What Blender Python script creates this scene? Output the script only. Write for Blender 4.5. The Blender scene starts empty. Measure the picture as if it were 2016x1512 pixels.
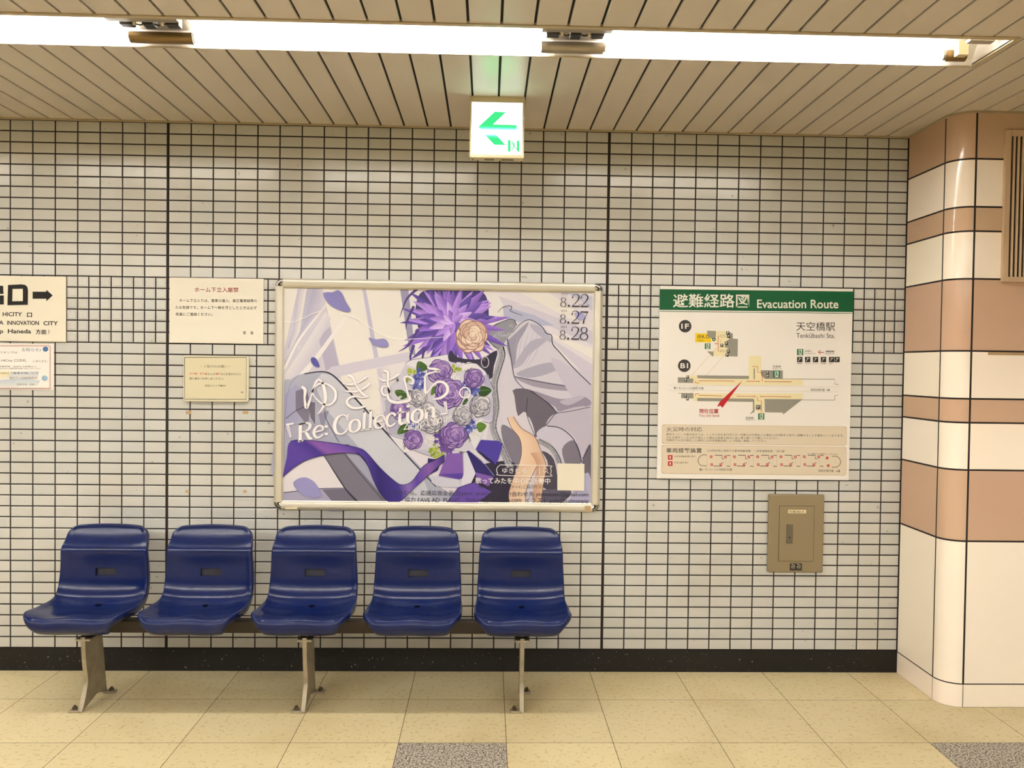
import bpy, math, random
import numpy as np
from mathutils import Matrix, Vector
random.seed(7); rng = np.random.default_rng(7)
D = bpy.data; SC = bpy.context.scene; COL = SC.collection

# ---------------------------------------------------------------- camera
FPX = 1634.78
CAM = np.array([1.462, -3.82954, 1.4221])
def rotm(a, b, c):
    ca, sa, cb, sb, cc, sc = math.cos(a), math.sin(a), math.cos(b), math.sin(b), math.cos(c), math.sin(c)
    return (np.array([[ca, -sa, 0], [sa, ca, 0], [0, 0, 1]]) @ np.array([[1, 0, 0], [0, cb, -sb], [0, sb, cb]])
            @ np.array([[cc, -sc, 0], [sc, cc, 0], [0, 0, 1]]))
RM = rotm(-.02902, 1.54877, .01298)
cd = D.cameras.new('camera'); cam = D.objects.new('camera', cd); COL.objects.link(cam)
mw = Matrix.Identity(4)
for i in range(3):
    for j in range(3): mw[i][j] = RM[i][j]
    mw[i][3] = CAM[i]
cam.matrix_world = mw
cd.sensor_fit = 'HORIZONTAL'; cd.sensor_width = 36; cd.lens = FPX / 2016 * 36; cd.clip_start = .02
SC.camera = cam

# ---------------------------------------------------------------- world, exposure
WORLD = .0; TUBE = 41.0; TUBE2 = 108.0; TUBE3 = 24.0; EXPOSURE = 1.12
w = D.worlds.new('world'); SC.world = w; w.use_nodes = True
w.node_tree.nodes['Background'].inputs[0].default_value = (1, .93, .83, 1)
w.node_tree.nodes['Background'].inputs[1].default_value = WORLD
vs = SC.view_settings
vs.view_transform = 'Standard'; vs.look = 'None'; vs.gamma = 1; vs.exposure = EXPOSURE
vs.use_curve_mapping = False
LAMP_COL = (1.0, .965, .91)

# ---------------------------------------------------------------- helpers
def lin(c):
    c = c / 255.0
    return c / 12.92 if c <= .04045 else ((c + .055) / 1.055) ** 2.4
def rgb(r, g, b, k=1.0): return (lin(r) * k, lin(g) * k, lin(b) * k, 1.0)

def mat(name, color, rough=.5, metal=0., spec=.5, noise=None, coat=0., bump=None):
    m = D.materials.new(name); m.use_nodes = True; nt = m.node_tree; p = nt.nodes['Principled BSDF']
    p.inputs['Base Color'].default_value = color; p.inputs['Roughness'].default_value = rough
    p.inputs['Metallic'].default_value = metal; p.inputs['Specular IOR Level'].default_value = spec
    p.inputs['Coat Weight'].default_value = coat
    if noise:                                   # (scale, amount[, second colour])
        tc = nt.nodes.new('ShaderNodeTexCoord'); n = nt.nodes.new('ShaderNodeTexNoise'); n.inputs['Scale'].default_value = noise[0]
        n.inputs['Detail'].default_value = 4
        nt.links.new(tc.outputs['Object'], n.inputs['Vector'])
        mx = nt.nodes.new('ShaderNodeMix'); mx.data_type = 'RGBA'
        c2 = noise[2] if len(noise) > 2 else tuple(v * (1 - noise[1]) for v in color[:3]) + (1,)
        mx.inputs['A'].default_value = color; mx.inputs['B'].default_value = c2
        mr = nt.nodes.new('ShaderNodeMapRange'); mr.inputs['From Min'].default_value = .35; mr.inputs['From Max'].default_value = .7
        nt.links.new(n.outputs['Fac'], mr.inputs['Value']); nt.links.new(mr.outputs['Result'], mx.inputs['Factor'])
        nt.links.new(mx.outputs['Result'], p.inputs['Base Color'])
    if bump:
        tc = nt.nodes.new('ShaderNodeTexCoord'); n = nt.nodes.new('ShaderNodeTexNoise'); n.inputs['Scale'].default_value = bump[0]
        b = nt.nodes.new('ShaderNodeBump'); b.inputs['Strength'].default_value = bump[1]; b.inputs['Distance'].default_value = .002
        nt.links.new(tc.outputs['Object'], n.inputs['Vector']); nt.links.new(n.outputs['Fac'], b.inputs['Height'])
        nt.links.new(b.outputs['Normal'], p.inputs['Normal'])
    return m

def attr_mat(name, rough, spec=.5, coat=0., dirt=None, bump=None, flecks=None):
    """material whose colour comes from the mesh's own 'Col' attribute, with procedural dirt / flecks on top"""
    m = mat(name, (1, 1, 1, 1), rough, 0, spec, coat=coat, bump=bump); nt = m.node_tree; p = nt.nodes['Principled BSDF']
    a = nt.nodes.new('ShaderNodeAttribute'); a.attribute_name = 'Col'; out = a.outputs['Color']
    tc = nt.nodes.new('ShaderNodeTexCoord')
    def mult(src, col, fac, lo, hi, tex):
        mx = nt.nodes.new('ShaderNodeMix'); mx.data_type = 'RGBA'; mx.blend_type = 'MULTIPLY'
        mr = nt.nodes.new('ShaderNodeMapRange'); mr.inputs['From Min'].default_value = lo; mr.inputs['From Max'].default_value = hi
        mr.inputs['To Max'].default_value = fac
        nt.links.new(tex, mr.inputs['Value']); nt.links.new(mr.outputs['Result'], mx.inputs['Factor'])
        nt.links.new(src, mx.inputs['A']); mx.inputs['B'].default_value = col
        return mx.outputs['Result']
    if dirt:
        n = nt.nodes.new('ShaderNodeTexNoise'); n.inputs['Scale'].default_value = dirt[0]; n.inputs['Detail'].default_value = 5
        nt.links.new(tc.outputs['Object'], n.inputs['Vector'])
        out = mult(out, dirt[2], dirt[1], .5, .75, n.outputs['Fac'])
    for f in (flecks or []):                   # (scale, colour, amount, threshold)
        v = nt.nodes.new('ShaderNodeTexNoise'); v.inputs['Scale'].default_value = f[0]; v.inputs['Detail'].default_value = 1.5
        mp = nt.nodes.new('ShaderNodeMapping'); mp.inputs['Location'].default_value = (f[0] * .37, f[0] * .11, 0)
        nt.links.new(tc.outputs['Object'], mp.inputs['Vector']); nt.links.new(mp.outputs['Vector'], v.inputs['Vector'])
        out = mult(out, f[1], f[2], f[3], f[3] + .04, v.outputs['Fac'])
    nt.links.new(out, p.inputs['Base Color'])
    return m

class MB:
    """collects geometry for ONE mesh object"""
    def __init__(s): s.v = []; s.f = []; s.mi = []; s.c = []
    def add(s, vs, fs, mi=0, c=(1, 1, 1, 1)):
        o = len(s.v); s.v += [tuple(map(float, p)) for p in vs]
        for f in fs: s.f.append(tuple(o + i for i in f)); s.mi.append(mi); s.c.append(c)
    def box(s, x0, x1, y0, y1, z0, z1, mi=0, c=(1, 1, 1, 1)):
        s.add([(x0, y0, z0), (x1, y0, z0), (x1, y1, z0), (x0, y1, z0), (x0, y0, z1), (x1, y0, z1), (x1, y1, z1), (x0, y1, z1)],
              [(0, 3, 2, 1), (4, 5, 6, 7), (0, 1, 5, 4), (1, 2, 6, 5), (2, 3, 7, 6), (3, 0, 4, 7)], mi, c)
    def prism(s, pts, ax, a, b, mi=0, c=(1, 1, 1, 1)):
        """polygon pts (2-D) extruded along axis ax from a to b"""
        n = len(pts)
        def P(p, t):
            q = [0, 0, 0]; o = [i for i in range(3) if i != ax]; q[o[0]], q[o[1]], q[ax] = p[0], p[1], t; return q
        s.add([P(p, a) for p in pts] + [P(p, b) for p in pts],
              [tuple(range(n))[::-1], tuple(range(n, 2 * n))] + [(i, (i + 1) % n, n + (i + 1) % n, n + i) for i in range(n)], mi, c)
    def cyl(s, p0, p1, r0, r1=None, n=16, mi=0, c=(1, 1, 1, 1)):
        r1 = r0 if r1 is None else r1; p0 = np.array(p0, float); p1 = np.array(p1, float); d = p1 - p0; d /= np.linalg.norm(d)
        t = np.array([0, 0, 1.]) if abs(d[2]) < .9 else np.array([1., 0, 0]); u = np.cross(d, t); u /= np.linalg.norm(u); v = np.cross(d, u)
        ring = lambda p, r: [p + r * (math.cos(a) * u + math.sin(a) * v) for a in [2 * math.pi * i / n for i in range(n)]]
        s.add(ring(p0, r0) + ring(p1, r1), [tuple(range(n)), tuple(range(n, 2 * n))[::-1]] + [(i, n + i, n + (i + 1) % n, (i + 1) % n) for i in range(n)], mi, c)
    def tube(s, pts, r, n=8, mi=0):
        for a, b in zip(pts[:-1], pts[1:]): s.cyl(a, b, r, n=n, mi=mi)
    def build(s, name, mats, parent=None, smooth=None, bevel=0, colors=False):
        me = D.meshes.new(name); me.from_pydata(s.v, [], s.f); me.update()
        mats = mats if isinstance(mats, (list, tuple)) else [mats]
        for m in mats: me.materials.append(m)
        if len(mats) > 1: me.polygons.foreach_set('material_index', s.mi)
        if colors:
            a = me.color_attributes.new('Col', 'FLOAT_COLOR', 'CORNER'); arr = []
            for f, c in zip(s.f, s.c):
                if isinstance(c, list): 
                    for q in c: arr += q
                else: arr += list(c) * len(f)
            a.data.foreach_set('color', arr)
        o = D.objects.new(name, me); COL.objects.link(o)
        if bevel:
            b = o.modifiers.new('bevel', 'BEVEL'); b.width = bevel; b.segments = 3; b.limit_method = 'ANGLE'; b.angle_limit = math.radians(40)
        if smooth is not None:
            me.polygons.foreach_set('use_smooth', [True] * len(me.polygons))
            me.update()
            me.set_sharp_from_angle(angle=math.radians(smooth))
        if parent: o.parent = parent; o.matrix_parent_inverse = parent.matrix_world.inverted()
        return o

def empty(name, loc, label, cat, group=None):
    o = D.objects.new(name, None); COL.objects.link(o); o.location = loc; o.empty_display_size = .05
    o.matrix_world = Matrix.Translation(loc)
    o['label'] = label; o['category'] = cat
    if group: o['group'] = group
    return o
def tag(o, label=None, cat=None, group=None, kind=None):
    if label: o['label'] = label
    if cat: o['category'] = cat
    if group: o['group'] = group
    if kind: o['kind'] = kind
    return o
def struct(o, label=None, cat=None): return tag(o, label, cat, None, 'structure')

# ---------------------------------------------------------------- materials
M = {}
M['grout'] = mat('dark_grout', rgb(34, 24, 18), .85)
M['tile'] = attr_mat('glazed_wall_tile', .19, .8, dirt=(2.6, .35, rgb(226, 214, 190)), flecks=[(38, rgb(120, 112, 96), .5, .735)])
M['floor'] = attr_mat('vinyl_floor_tile', .42, .45, dirt=(1.7, .5, rgb(205, 190, 160)),
                      flecks=[(55, rgb(232, 218, 190), .7, .60), (80, rgb(214, 192, 152), .7, .68), (34, rgb(190, 164, 124), .6, .76)])
M['granite'] = attr_mat('grey_speckled_floor_tile', .5, .4, flecks=[(150, rgb(110, 104, 100), .9, .5), (90, rgb(90, 82, 78), .8, .60)])
M['joint'] = mat('floor_joint', rgb(58, 42, 26), .9)
M['ceil'] = mat('ceiling_board', rgb(206, 196, 186), .34, spec=.36, noise=(1.4, .06))
M['ceilgap'] = mat('ceiling_gap', rgb(30, 24, 18), .9)
M['trim'] = mat('ceiling_trim', rgb(176, 160, 130), .45)
M['skirt'] = attr_mat('black_terrazzo', .42, .3, flecks=[(160, rgb(255, 255, 255), 0, .6)])
M['panel'] = attr_mat('glazed_enamel_panel', .11, .5, coat=0)
M['reflector'] = mat('white_reflector', rgb(212, 206, 196), .35)
M['lampmetal'] = mat('bronze_lamp_metal', rgb(118, 96, 62), .3, .7)
M['lampgrey'] = mat('grey_lamp_metal', rgb(150, 140, 124), .32, .55)
M['black'] = mat('black_plastic', rgb(26, 23, 20), .5)
M['ivory'] = mat('ivory_plastic', rgb(214, 200, 160), .45)
M['seat'] = mat('blue_moulded_plastic', rgb(10, 27, 78), .22, spec=.36, noise=(7, .14))
M['slot'] = mat('slot_shade_plastic', rgb(44, 44, 54), .5)
M['beam'] = mat('dark_steel_beam', rgb(52, 44, 34), .5, .3)
M['leg'] = mat('cast_aluminium_leg', rgb(164, 152, 128), .40, .25, noise=(22, .25))
M['bolt'] = mat('steel_bolt', rgb(98, 84, 64), .4, .8)
M['alu'] = mat('brushed_aluminium', rgb(208, 202, 186), .34, .55)
M['chrome'] = mat('chrome_corner', rgb(150, 148, 142), .12, 1.)
M['print'] = attr_mat('printed_sheet', .33, .35)
M['paper'] = attr_mat('printed_board', .42, .3)
M['box'] = mat('beige_painted_steel', rgb(132, 117, 88), .42)
M['handle'] = mat('grey_handle', rgb(112, 104, 86), .35, .5)
M['vent'] = mat('beige_vent_frame', rgb(196, 168, 136), .4)
M['tape'] = mat('old_tape_residue', rgb(170, 142, 104), .7)

def emis(name, color, strength):
    m = D.materials.new(name); m.use_nodes = True; nt = m.node_tree; nt.nodes.clear()
    e = nt.nodes.new('ShaderNodeEmission'); o = nt.nodes.new('ShaderNodeOutputMaterial')
    e.inputs[0].default_value = tuple(color) + (1,); e.inputs[1].default_value = strength
    nt.links.new(e.outputs[0], o.inputs[0]); return m
M['tube'] = emis('lit_fluorescent_tube', LAMP_COL, TUBE)
M['tube3'] = emis('added_fill_tube_far', LAMP_COL, TUBE3)
M['tube2'] = emis('lit_fluorescent_tube_bright', LAMP_COL, TUBE2)

# ---------------------------------------------------------------- setting
CZ = 2.508; SK = .1056; XR = 3.403; PY = -.40; RC = .085
XL = -5.5; XE = 6.5; YB = -11.0
# --- tiled wall: every glazed tile modelled with its own slight tilt
def tile_x():
    xs = [(0.1 * i - .1035, 0.1 * i - .0035) for i in range(0, int(XL * 10) + 1, -1)]
    xs += [(.0035 + .1 * k, .1035 + .1 * k) for k in range(20)]
    xs += [(2.0105 + .1 * k, min(2.1105 + .1 * k, XR)) for k in range(14)]
    return xs
mb = MB()
V = []; 
for (x0, x1) in tile_x():
    for r in range(48):
        z0 = SK + .04993 * r; z1 = min(z0 + .04993, CZ + .02)
        band = 28 <= r < 34
        cells = [(x0, (x0 + x1) / 2), ((x0 + x1) / 2, x1)] if band and x1 - x0 > .06 else [(x0, x1)]
        for a, b in cells:
            g = .0029; X0, X1, Z0, Z1 = a + g, b - g, z0 + g, z1 - g
            tx, tz = rng.normal(0, .0035), rng.normal(0, .0065); e = .0011
            cx, cz = (X0 + X1) / 2, (Z0 + Z1) / 2; dy = rng.normal(0, .0002)
            def P(x, z, y): return (x, y + dy + (x - cx) * tx + (z - cz) * tz if y < .002 else y, z)
            t = 1 + rng.normal(0, .018); wv = rng.normal(0, .006)
            c = (lin(188) * t * (1 + wv), lin(187) * t, lin(182) * t * (1 - wv), 1)
            rings = [[P(x, z, y) for x, z in ((X0 + q, Z0 + q), (X1 - q, Z0 + q), (X1 - q, Z1 - q), (X0 + q, Z1 - q))]
                     for q, y in (((0, .004), (0, .0008), (e, 0)) if not band else ((0, .004), (0, .0008), (e, 0), (.0052, 0), (.0066, -.0014)))]
            vs_ = [p for R_ in rings for p in R_]; n = len(rings)
            fs = [(4 * k + i, 4 * k + (i + 1) % 4, 4 * k + 4 + (i + 1) % 4, 4 * k + 4 + i) for k in range(n - 1) for i in range(4)]
            fs.append((4 * n - 4, 4 * n - 3, 4 * n - 2, 4 * n - 1))
            mb.add(vs_, fs, 0, c)
mb.add([(XL, .0022, 0), (XR + .1, .0022, 0), (XR + .1, .0022, CZ + .1), (XL, .0022, CZ + .1)], [(0, 1, 2, 3)], 1)
struct(mb.build('wall_back', [M['tile'], M['grout']], colors=True), 'back wall of small glossy off-white rectangular tiles with dark joints', 'wall')
mb = MB(); mb.box(XL, XR, -.001, .05, 0, SK - .002, 0, rgb(22, 20, 17))
for _ in range(420):                            # pale chips in the black terrazzo
    x, z, s_ = random.uniform(-.8, XR - .02), random.uniform(.008, SK - .01), random.uniform(.0008, .0024)
    k = random.choice((60, 80, 110, 80, 60, 190)) ; c = rgb(k, k * .93, k * .85)
    mb.add([(x - s_, -.0013, z - s_ * .7), (x + s_ * .6, -.0013, z - s_), (x + s_, -.0013, z + s_ * .6), (x - s_ * .5, -.0013, z + s_)], [(0, 1, 2, 3)], 0, c)
struct(mb.build('baseboard_back', M['skirt'], colors=True), 'black speckled terrazzo baseboard along the back wall', 'baseboard')

# --- floor
mb = MB(); S = .40501; C0 = -.47703; D1 = .32487
rows = [0, -D1] + [-D1 - S * k for k in range(1, 27)]
for r in range(len(rows) - 1):
    for k in range(-13, 18):
        x0, x1 = C0 + S * k, C0 + S * (k + 1); y1, y0 = rows[r], rows[r + 1]
        grey = r % 5 == 2 and (k - 4) % 5 == 0
        t = 1 + rng.normal(0, .03); g = .0011
        c = rgb(186, 178, 164, t) if grey else (lin(210) * t, lin(196) * t, lin(155) * t, 1)
        mb.add([(x0 + g, y0 + g, 0), (x1 - g, y0 + g, 0), (x1 - g, y1 - g, 0), (x0 + g, y1 - g, 0)], [(0, 1, 2, 3)], 1 if grey else 0, c)
mb.add([(XL, YB, -.0012), (XE, YB, -.0012), (XE, 0, -.0012), (XL, 0, -.0012)], [(0, 1, 2, 3)], 2)
struct(mb.build('floor', [M['floor'], M['granite'], M['joint']], colors=True), 'beige square floor tiles with a few grey speckled ones', 'floor')

# --- ceiling of narrow boards, left open for the lamp trough
TN, TF, TE = -1.163, -.903, 3.165               # trough near edge, far edge, right end
TN2, TF2 = -4.83, -4.57  # second lamp row over the platform behind the camera
TN3, TF3 = -9.13, -8.87                          # third lamp row, unseen, added as low-angle fill light
mb = MB(); CB = .10627; X0c = 1.49171; g = .0042
for k in range(-66, 48):
    a, b = X0c + CB * k + g, X0c + CB * (k + 1) - g
    spans = [(YB, TN3), (TF3, TN2), (TF2, TN), (TF, -.004)] if a < TE else [(YB, TN3), (TF3, TN2), (TF2, -.004)]
    if a < TE < b:
        spans = [(YB, TN3), (TF3, TN2), (TF2, TN), (TF, -.004)]
        mb.box(TE, b, TN, TF, CZ, CZ + .006)
    if a > XR - .05: spans = [(YB, TN3), (TF3, TN2), (TF2, -.2)]
    for y0, y1 in spans:
        mb.add([(a, y0, CZ + .008), (a, y0, CZ + .0012), (a + .0012, y0, CZ), (b - .0012, y0, CZ), (b, y0, CZ + .0012), (b, y0, CZ + .008),
                (a, y1, CZ + .008), (a, y1, CZ + .0012), (a + .0012, y1, CZ), (b - .0012, y1, CZ), (b, y1, CZ + .0012), (b, y1, CZ + .008)],
               [(0, 1, 7, 6), (1, 2, 8, 7), (2, 3, 9, 8), (3, 4, 10, 9), (4, 5, 11, 10)])
for x0, x1, y0, y1 in ((XL, XE, YB, TN3), (XL, XE, TF3, TN2), (XL, XE, TF2, TN), (XL, XE, TF, .05), (TE, XE, TN, TF)):
    mb.add([(x0, y0, CZ + .008), (x1, y0, CZ + .008), (x1, y1, CZ + .008), (x0, y1, CZ + .008)], [(0, 3, 2, 1)], 1)
struct(mb.build('ceiling', [M['ceil'], M['ceilgap']]), 'beige ceiling of narrow boards running towards the wall', 'ceiling')

# path in plan around the pier (offset d outwards), used by panels, base and trim
def pier_path(d, n=10):
    pts = [(XR - d, 0.0), (XR - d, PY + RC)]
    for i in range(1, n):
        a = math.pi + (math.pi / 2) * i / n
        pts.append((XR + RC + (RC + d) * math.cos(a), PY + RC + (RC + d) * math.sin(a)))
    pts += [(XR + RC, PY - d), (XE, PY - d)]
    return pts
mb = MB()
path_i = pier_path(0.0); path_o = pier_path(.011)
path_i = [(XL, -.002)] + [(XR, -.002)] + path_i[1:]; path_o = [(XL, -.013)] + [(XR - .011, -.013)] + path_o[1:]
n = len(path_i)
for z0, z1, off in ((CZ - .007, CZ - .0001, 0),):
    vs_ = [(x, y, z0) for x, y in path_o] + [(x, y, z1) for x, y in path_o] + [(x, y, z0) for x, y in path_i]
    fs = []
    for i in range(n - 1): fs += [(i, i + 1, n + i + 1, n + i), (2 * n + i, 2 * n + i + 1, i + 1, i)]
    mb.add(vs_, fs)
struct(mb.build('trim_1', M['trim'], smooth=30), 'thin beige edge trim where the ceiling meets the walls', 'trim')

# --- pier on the right, clad in large enamel panels
WHT, PNK = rgb(252, 240, 224), rgb(202, 170, 144)
bands = [(.0, .0985, WHT), (.0985, .707, WHT), (.707, 1.008, PNK), (1.008, 1.2075, WHT), (1.2075, 1.308, PNK), (1.308, 1.509, WHT),
         (1.509, 1.811, PNK), (1.811, 2.010, WHT), (2.010, 2.1115, PNK), (2.1115, 2.311, WHT), (2.311, CZ + .01, PNK)]
mb = MB()
def panel(poly, z0, z1, c, g):
    n = len(poly); f = []
    A = [(x, y, z0 + g) for x, y in poly]; B = [(x, y, z1 - g) for x, y in poly]
    mb.add(A + B, [(i + 1, i, n + i, n + i + 1)[::-1] for i in range(n - 1)], 0, c)
def seg(p, q, g):
    p, q = np.array(p, float), np.array(q, float); d = (q - p) / np.linalg.norm(q - p); return [tuple(p + d * g), tuple(q - d * g)]
arc = []
for i in range(17):
    a = math.pi + (math.pi / 2) * i / 16
    arc.append((XR + RC + RC * math.cos(a), PY + RC + RC * math.sin(a)))
for z0, z1, c in bands:
    g = .0042 if z0 > 0 else .0014
    t = lambda: tuple(v * (1 + random.gauss(0, .01)) for v in c[:3]) + (1,)
    panel(seg((XR, -.003), (XR, PY + RC), g), z0, z1, t(), g * .9)
    ag = [arc[0]] + arc[1:]; ag[0] = (arc[0][0], arc[0][1] - g); ag[-1] = (arc[-1][0] - g, arc[-1][1])
    panel(ag, z0, z1, t(), g * .9)
    xx = XR + RC
    while xx < XE:
        panel(seg((xx, PY), (xx + .6, PY), g), z0, z1, t(), g * .9); xx += .6
pb = [(XR + .002, 0.0)] + [(XR + RC + (RC - .002) * math.cos(math.pi + math.pi / 2 * i / 16), PY + RC + (RC - .002) * math.sin(math.pi + math.pi / 2 * i / 16)) for i in range(17)] + [(XE, PY + .002)]
mb.add([(x, y, 0) for x, y in pb] + [(x, y, CZ + .02) for x, y in pb], [(i + 1, i, len(pb) + i, len(pb) + i + 1)[::-1] for i in range(len(pb) - 1)], 1)
struct(mb.build('wall_right', [M['panel'], M['grout']], colors=True, smooth=25), 'round-cornered pier clad in glossy white and salmon pink panels', 'wall')
# --- the side of the hall behind the camera
mb = MB(); mb.box(XL, XE, YB - .1, YB, 0, CZ + .1)
struct(mb.build('wall_front', mat('far_wall', rgb(50, 46, 40), .6)), 'plain beige wall across the platform', 'wall')

# ---------------------------------------------------------------- lamp troughs, tubes, holders
def trough(name, yn, yf, x0, x1, label):
    t = empty(name, ((x0 + x1) / 2, (yn + yf) / 2, CZ), label, 'light fixture')
    mb = MB(); yc = (yn + yf) / 2; H = CZ + .085
    pr = [(yn, CZ - .002), (yn + .004, CZ + .02), (yn + .045, H), (yf - .045, H), (yf - .004, CZ + .02), (yf, CZ - .002)]
    n = len(pr)
    mb.add([(x0, y, z) for y, z in pr] + [(x1, y, z) for y, z in pr], [(i, i + 1, n + i + 1, n + i) for i in range(n - 1)] + [tuple(range(n)), tuple(range(n, 2 * n))[::-1]])
    mb.build('reflector', M['reflector'], t)
    mb = MB()
    for a, b in ((yn - .002, yn + .018), (yf - .003, yf + .004)): mb.box(x0, x1, a, b, CZ - .0035, CZ + .0005)
    mb.box(x1 - .002, x1 + .012, yn - .002, yf + .004, CZ - .0035, CZ + .0005)
    mb.build('edge_trim', M['trim'], t)
    return t
trough('ceiling_light_trough', TN, TF, XL, TE, 'long recessed ceiling light trough running parallel to the tiled wall')
trough('ceiling_light_trough', TN2, TF2, XL, XE - .05, 'second recessed ceiling light trough over the platform opposite the tiled wall')
trough('ceiling_light_trough', TN3, TF3, XL, XE - .05, 'unseen third ceiling light trough added at the far side of the hall for fill')
TY, TZ = -.946, CZ + .0175
def make_tube(x, y, z, L=1.18, mt='tube'):
    t = empty('fluorescent_tube', (x, y, z), '', 'light tube')
    mb = MB(); mb.cyl((x - L / 2, y, z), (x + L / 2, y, z), .0155, n=20); mb.build('glass_tube', M[mt], t, smooth=40)
    for s in (-1, 1):
        mb = MB(); mb.cyl((x + s * L / 2, y, z), (x + s * (L / 2 + .016), y, z), .0158, n=20); mb.build('end_cap', M['lampgrey'], t, smooth=40)
    return t
def copy_tree(o, loc):
    r = o.copy(); COL.objects.link(r); d = Vector(loc) - o.location; r.location = loc
    for ch in list(o.children):
        c = ch.copy(); COL.objects.link(c); c.parent = r
        c.matrix_parent_inverse = ch.matrix_parent_inverse.copy()
        for g2 in list(ch.children):
            e = g2.copy(); COL.objects.link(e); e.parent = c; e.matrix_parent_inverse = g2.matrix_parent_inverse.copy()
    return r
tube_spec = [(-.356, 'lit fluorescent tube cut off by the left edge of the photo'),
             (1.041, 'lit fluorescent tube in the middle of the trough, passing above the exit sign'),
             (2.443, 'lit fluorescent tube at the right end of the ceiling trough')]
proto = make_tube(1.041, TY, TZ); tag(proto, tube_spec[1][1], group='fluorescent tubes in the ceiling trough')
for x, lb in tube_spec:
    if x != 1.041: tag(copy_tree(proto, (x, TY, TZ)), lb)
for x in (-1.753, -3.150, -4.547):
    copy_tree(proto, (x, TY, TZ))['label'] = 'lit fluorescent tube further along the trough, beyond the left edge of the photo'
TY2, TZ2 = (TN2 + TF2) / 2, CZ + .026
proto2 = make_tube(-4.4, TY2, TZ2, mt='tube2'); proto2['label'] = 'lit fluorescent tube in the second trough, over the far side of the platform'; proto2['category'] = 'light tube'; proto2['group'] = 'fluorescent tubes across the platform'
for i in range(1, 8):
    t = copy_tree(proto2, (-4.4 + 1.397 * i, TY2, TZ2))
    t['label'] = 'lit fluorescent tube in the second trough, over the far side of the platform'; t['group'] = 'fluorescent tubes across the platform'

proto3 = make_tube(-4.4, -9.0, CZ + .008, mt='tube3')  # extra unseen tubes, added to fill the hall at a low angle
for i in range(8):
    t = proto3 if i == 0 else copy_tree(proto3, (-4.4 + 1.397 * i, -9.0, CZ + .008))
    t['label'] = 'unseen fluorescent tube added for fill light in the third trough'; t['category'] = 'light tube'; t['group'] = 'added fill tubes at the far side of the hall'

def make_holder(x, metal):
    """bracket between two tubes: curved lower cover, upper plate, two sockets, terminal block and lead"""
    t = empty('lamp_holder', (x, TY, CZ + .03), '', 'lamp holder')
    mb = MB(); pr = []
    for i in range(9):
        a = math.radians(-200 + 200 * i / 8); pr.append((TY + .023 * math.cos(a), TZ + .023 * math.sin(a)))
    pr += [(TY + (p[0] - TY) * .86, TZ + (p[1] - TZ) * .86 + .001) for p in pr[::-1]]
    mb.prism(pr, 0, x - .107, x + .107); mb.build('lower_cover', metal, t, smooth=35)
    mb = MB(); mb.prism([(-1.143, CZ + .010), (-1.136, CZ + .002), (-1.100, CZ + .004), (-1.084, CZ + .016), (-1.080, CZ + .06), (-1.115, CZ + .06)], 0, x - .115, x + .115)
    mb.build('upper_plate', M['lampgrey'], t, bevel=.002)
    mb = MB(); mb.box(x - .107, x + .107, -1.09, -.925, CZ + .048, CZ + .052); mb.build('base_plate', M['lampgrey'], t)
    for s in (-1, 1):
        mb = MB(); mb.box(x + s * .075 - .022, x + s * .075 + .022, -1.062, -1.028, CZ + .012, CZ + .048); mb.build('socket', M['black'], t, bevel=.004)
        mb = MB(); mb.box(x + s * .045 - .004, x + s * .045 + .004, -1.069, -1.062, CZ + .008, CZ + .036); mb.build('socket_clip', M['ivory'], t)
    mb = MB(); mb.box(x - .018, x + .018, -1.074, -1.03, CZ + .008, CZ + .048); mb.build('terminal_block', M['black'], t, bevel=.003)
    mb = MB(); mb.tube([(x - .06, -1.05, CZ + .02), (x - .03, -1.055, CZ + .012), (x, -1.055, CZ + .02), (x + .03, -1.055, CZ + .012), (x + .06, -1.05, CZ + .02)], .0025)
    mb.build('lead', M['black'], t, smooth=60)
    return t
tag(make_holder(.341, M['lampmetal']), 'bronze lamp holder with black sockets between the left tube and the middle tube', group='lamp holders between the tubes')
tag(make_holder(1.738, M['lampgrey']), 'grey lamp holder with black sockets between the middle tube and the right tube', group='lamp holders between the tubes')
t = empty('end_lamp_holder', (3.08, TY, CZ + .03), 'grey end socket of the right tube at the end of the light trough', 'lamp holder')
mb = MB(); mb.cyl((3.045, TY, TZ), (3.115, TY, TZ), .019, n=20); mb.build('socket', M['lampmetal'], t, smooth=40)
mb = MB(); mb.box(3.065, 3.10, TY - .05, TY - .022, CZ + .004, CZ + .05); mb.build('socket_clip', M['ivory'], t)
mb = MB(); mb.box(3.06, 3.145, -1.075, -1.045, CZ + .02, CZ + .032); mb.build('mounting_arm', M['lampgrey'], t, bevel=.003)

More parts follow.
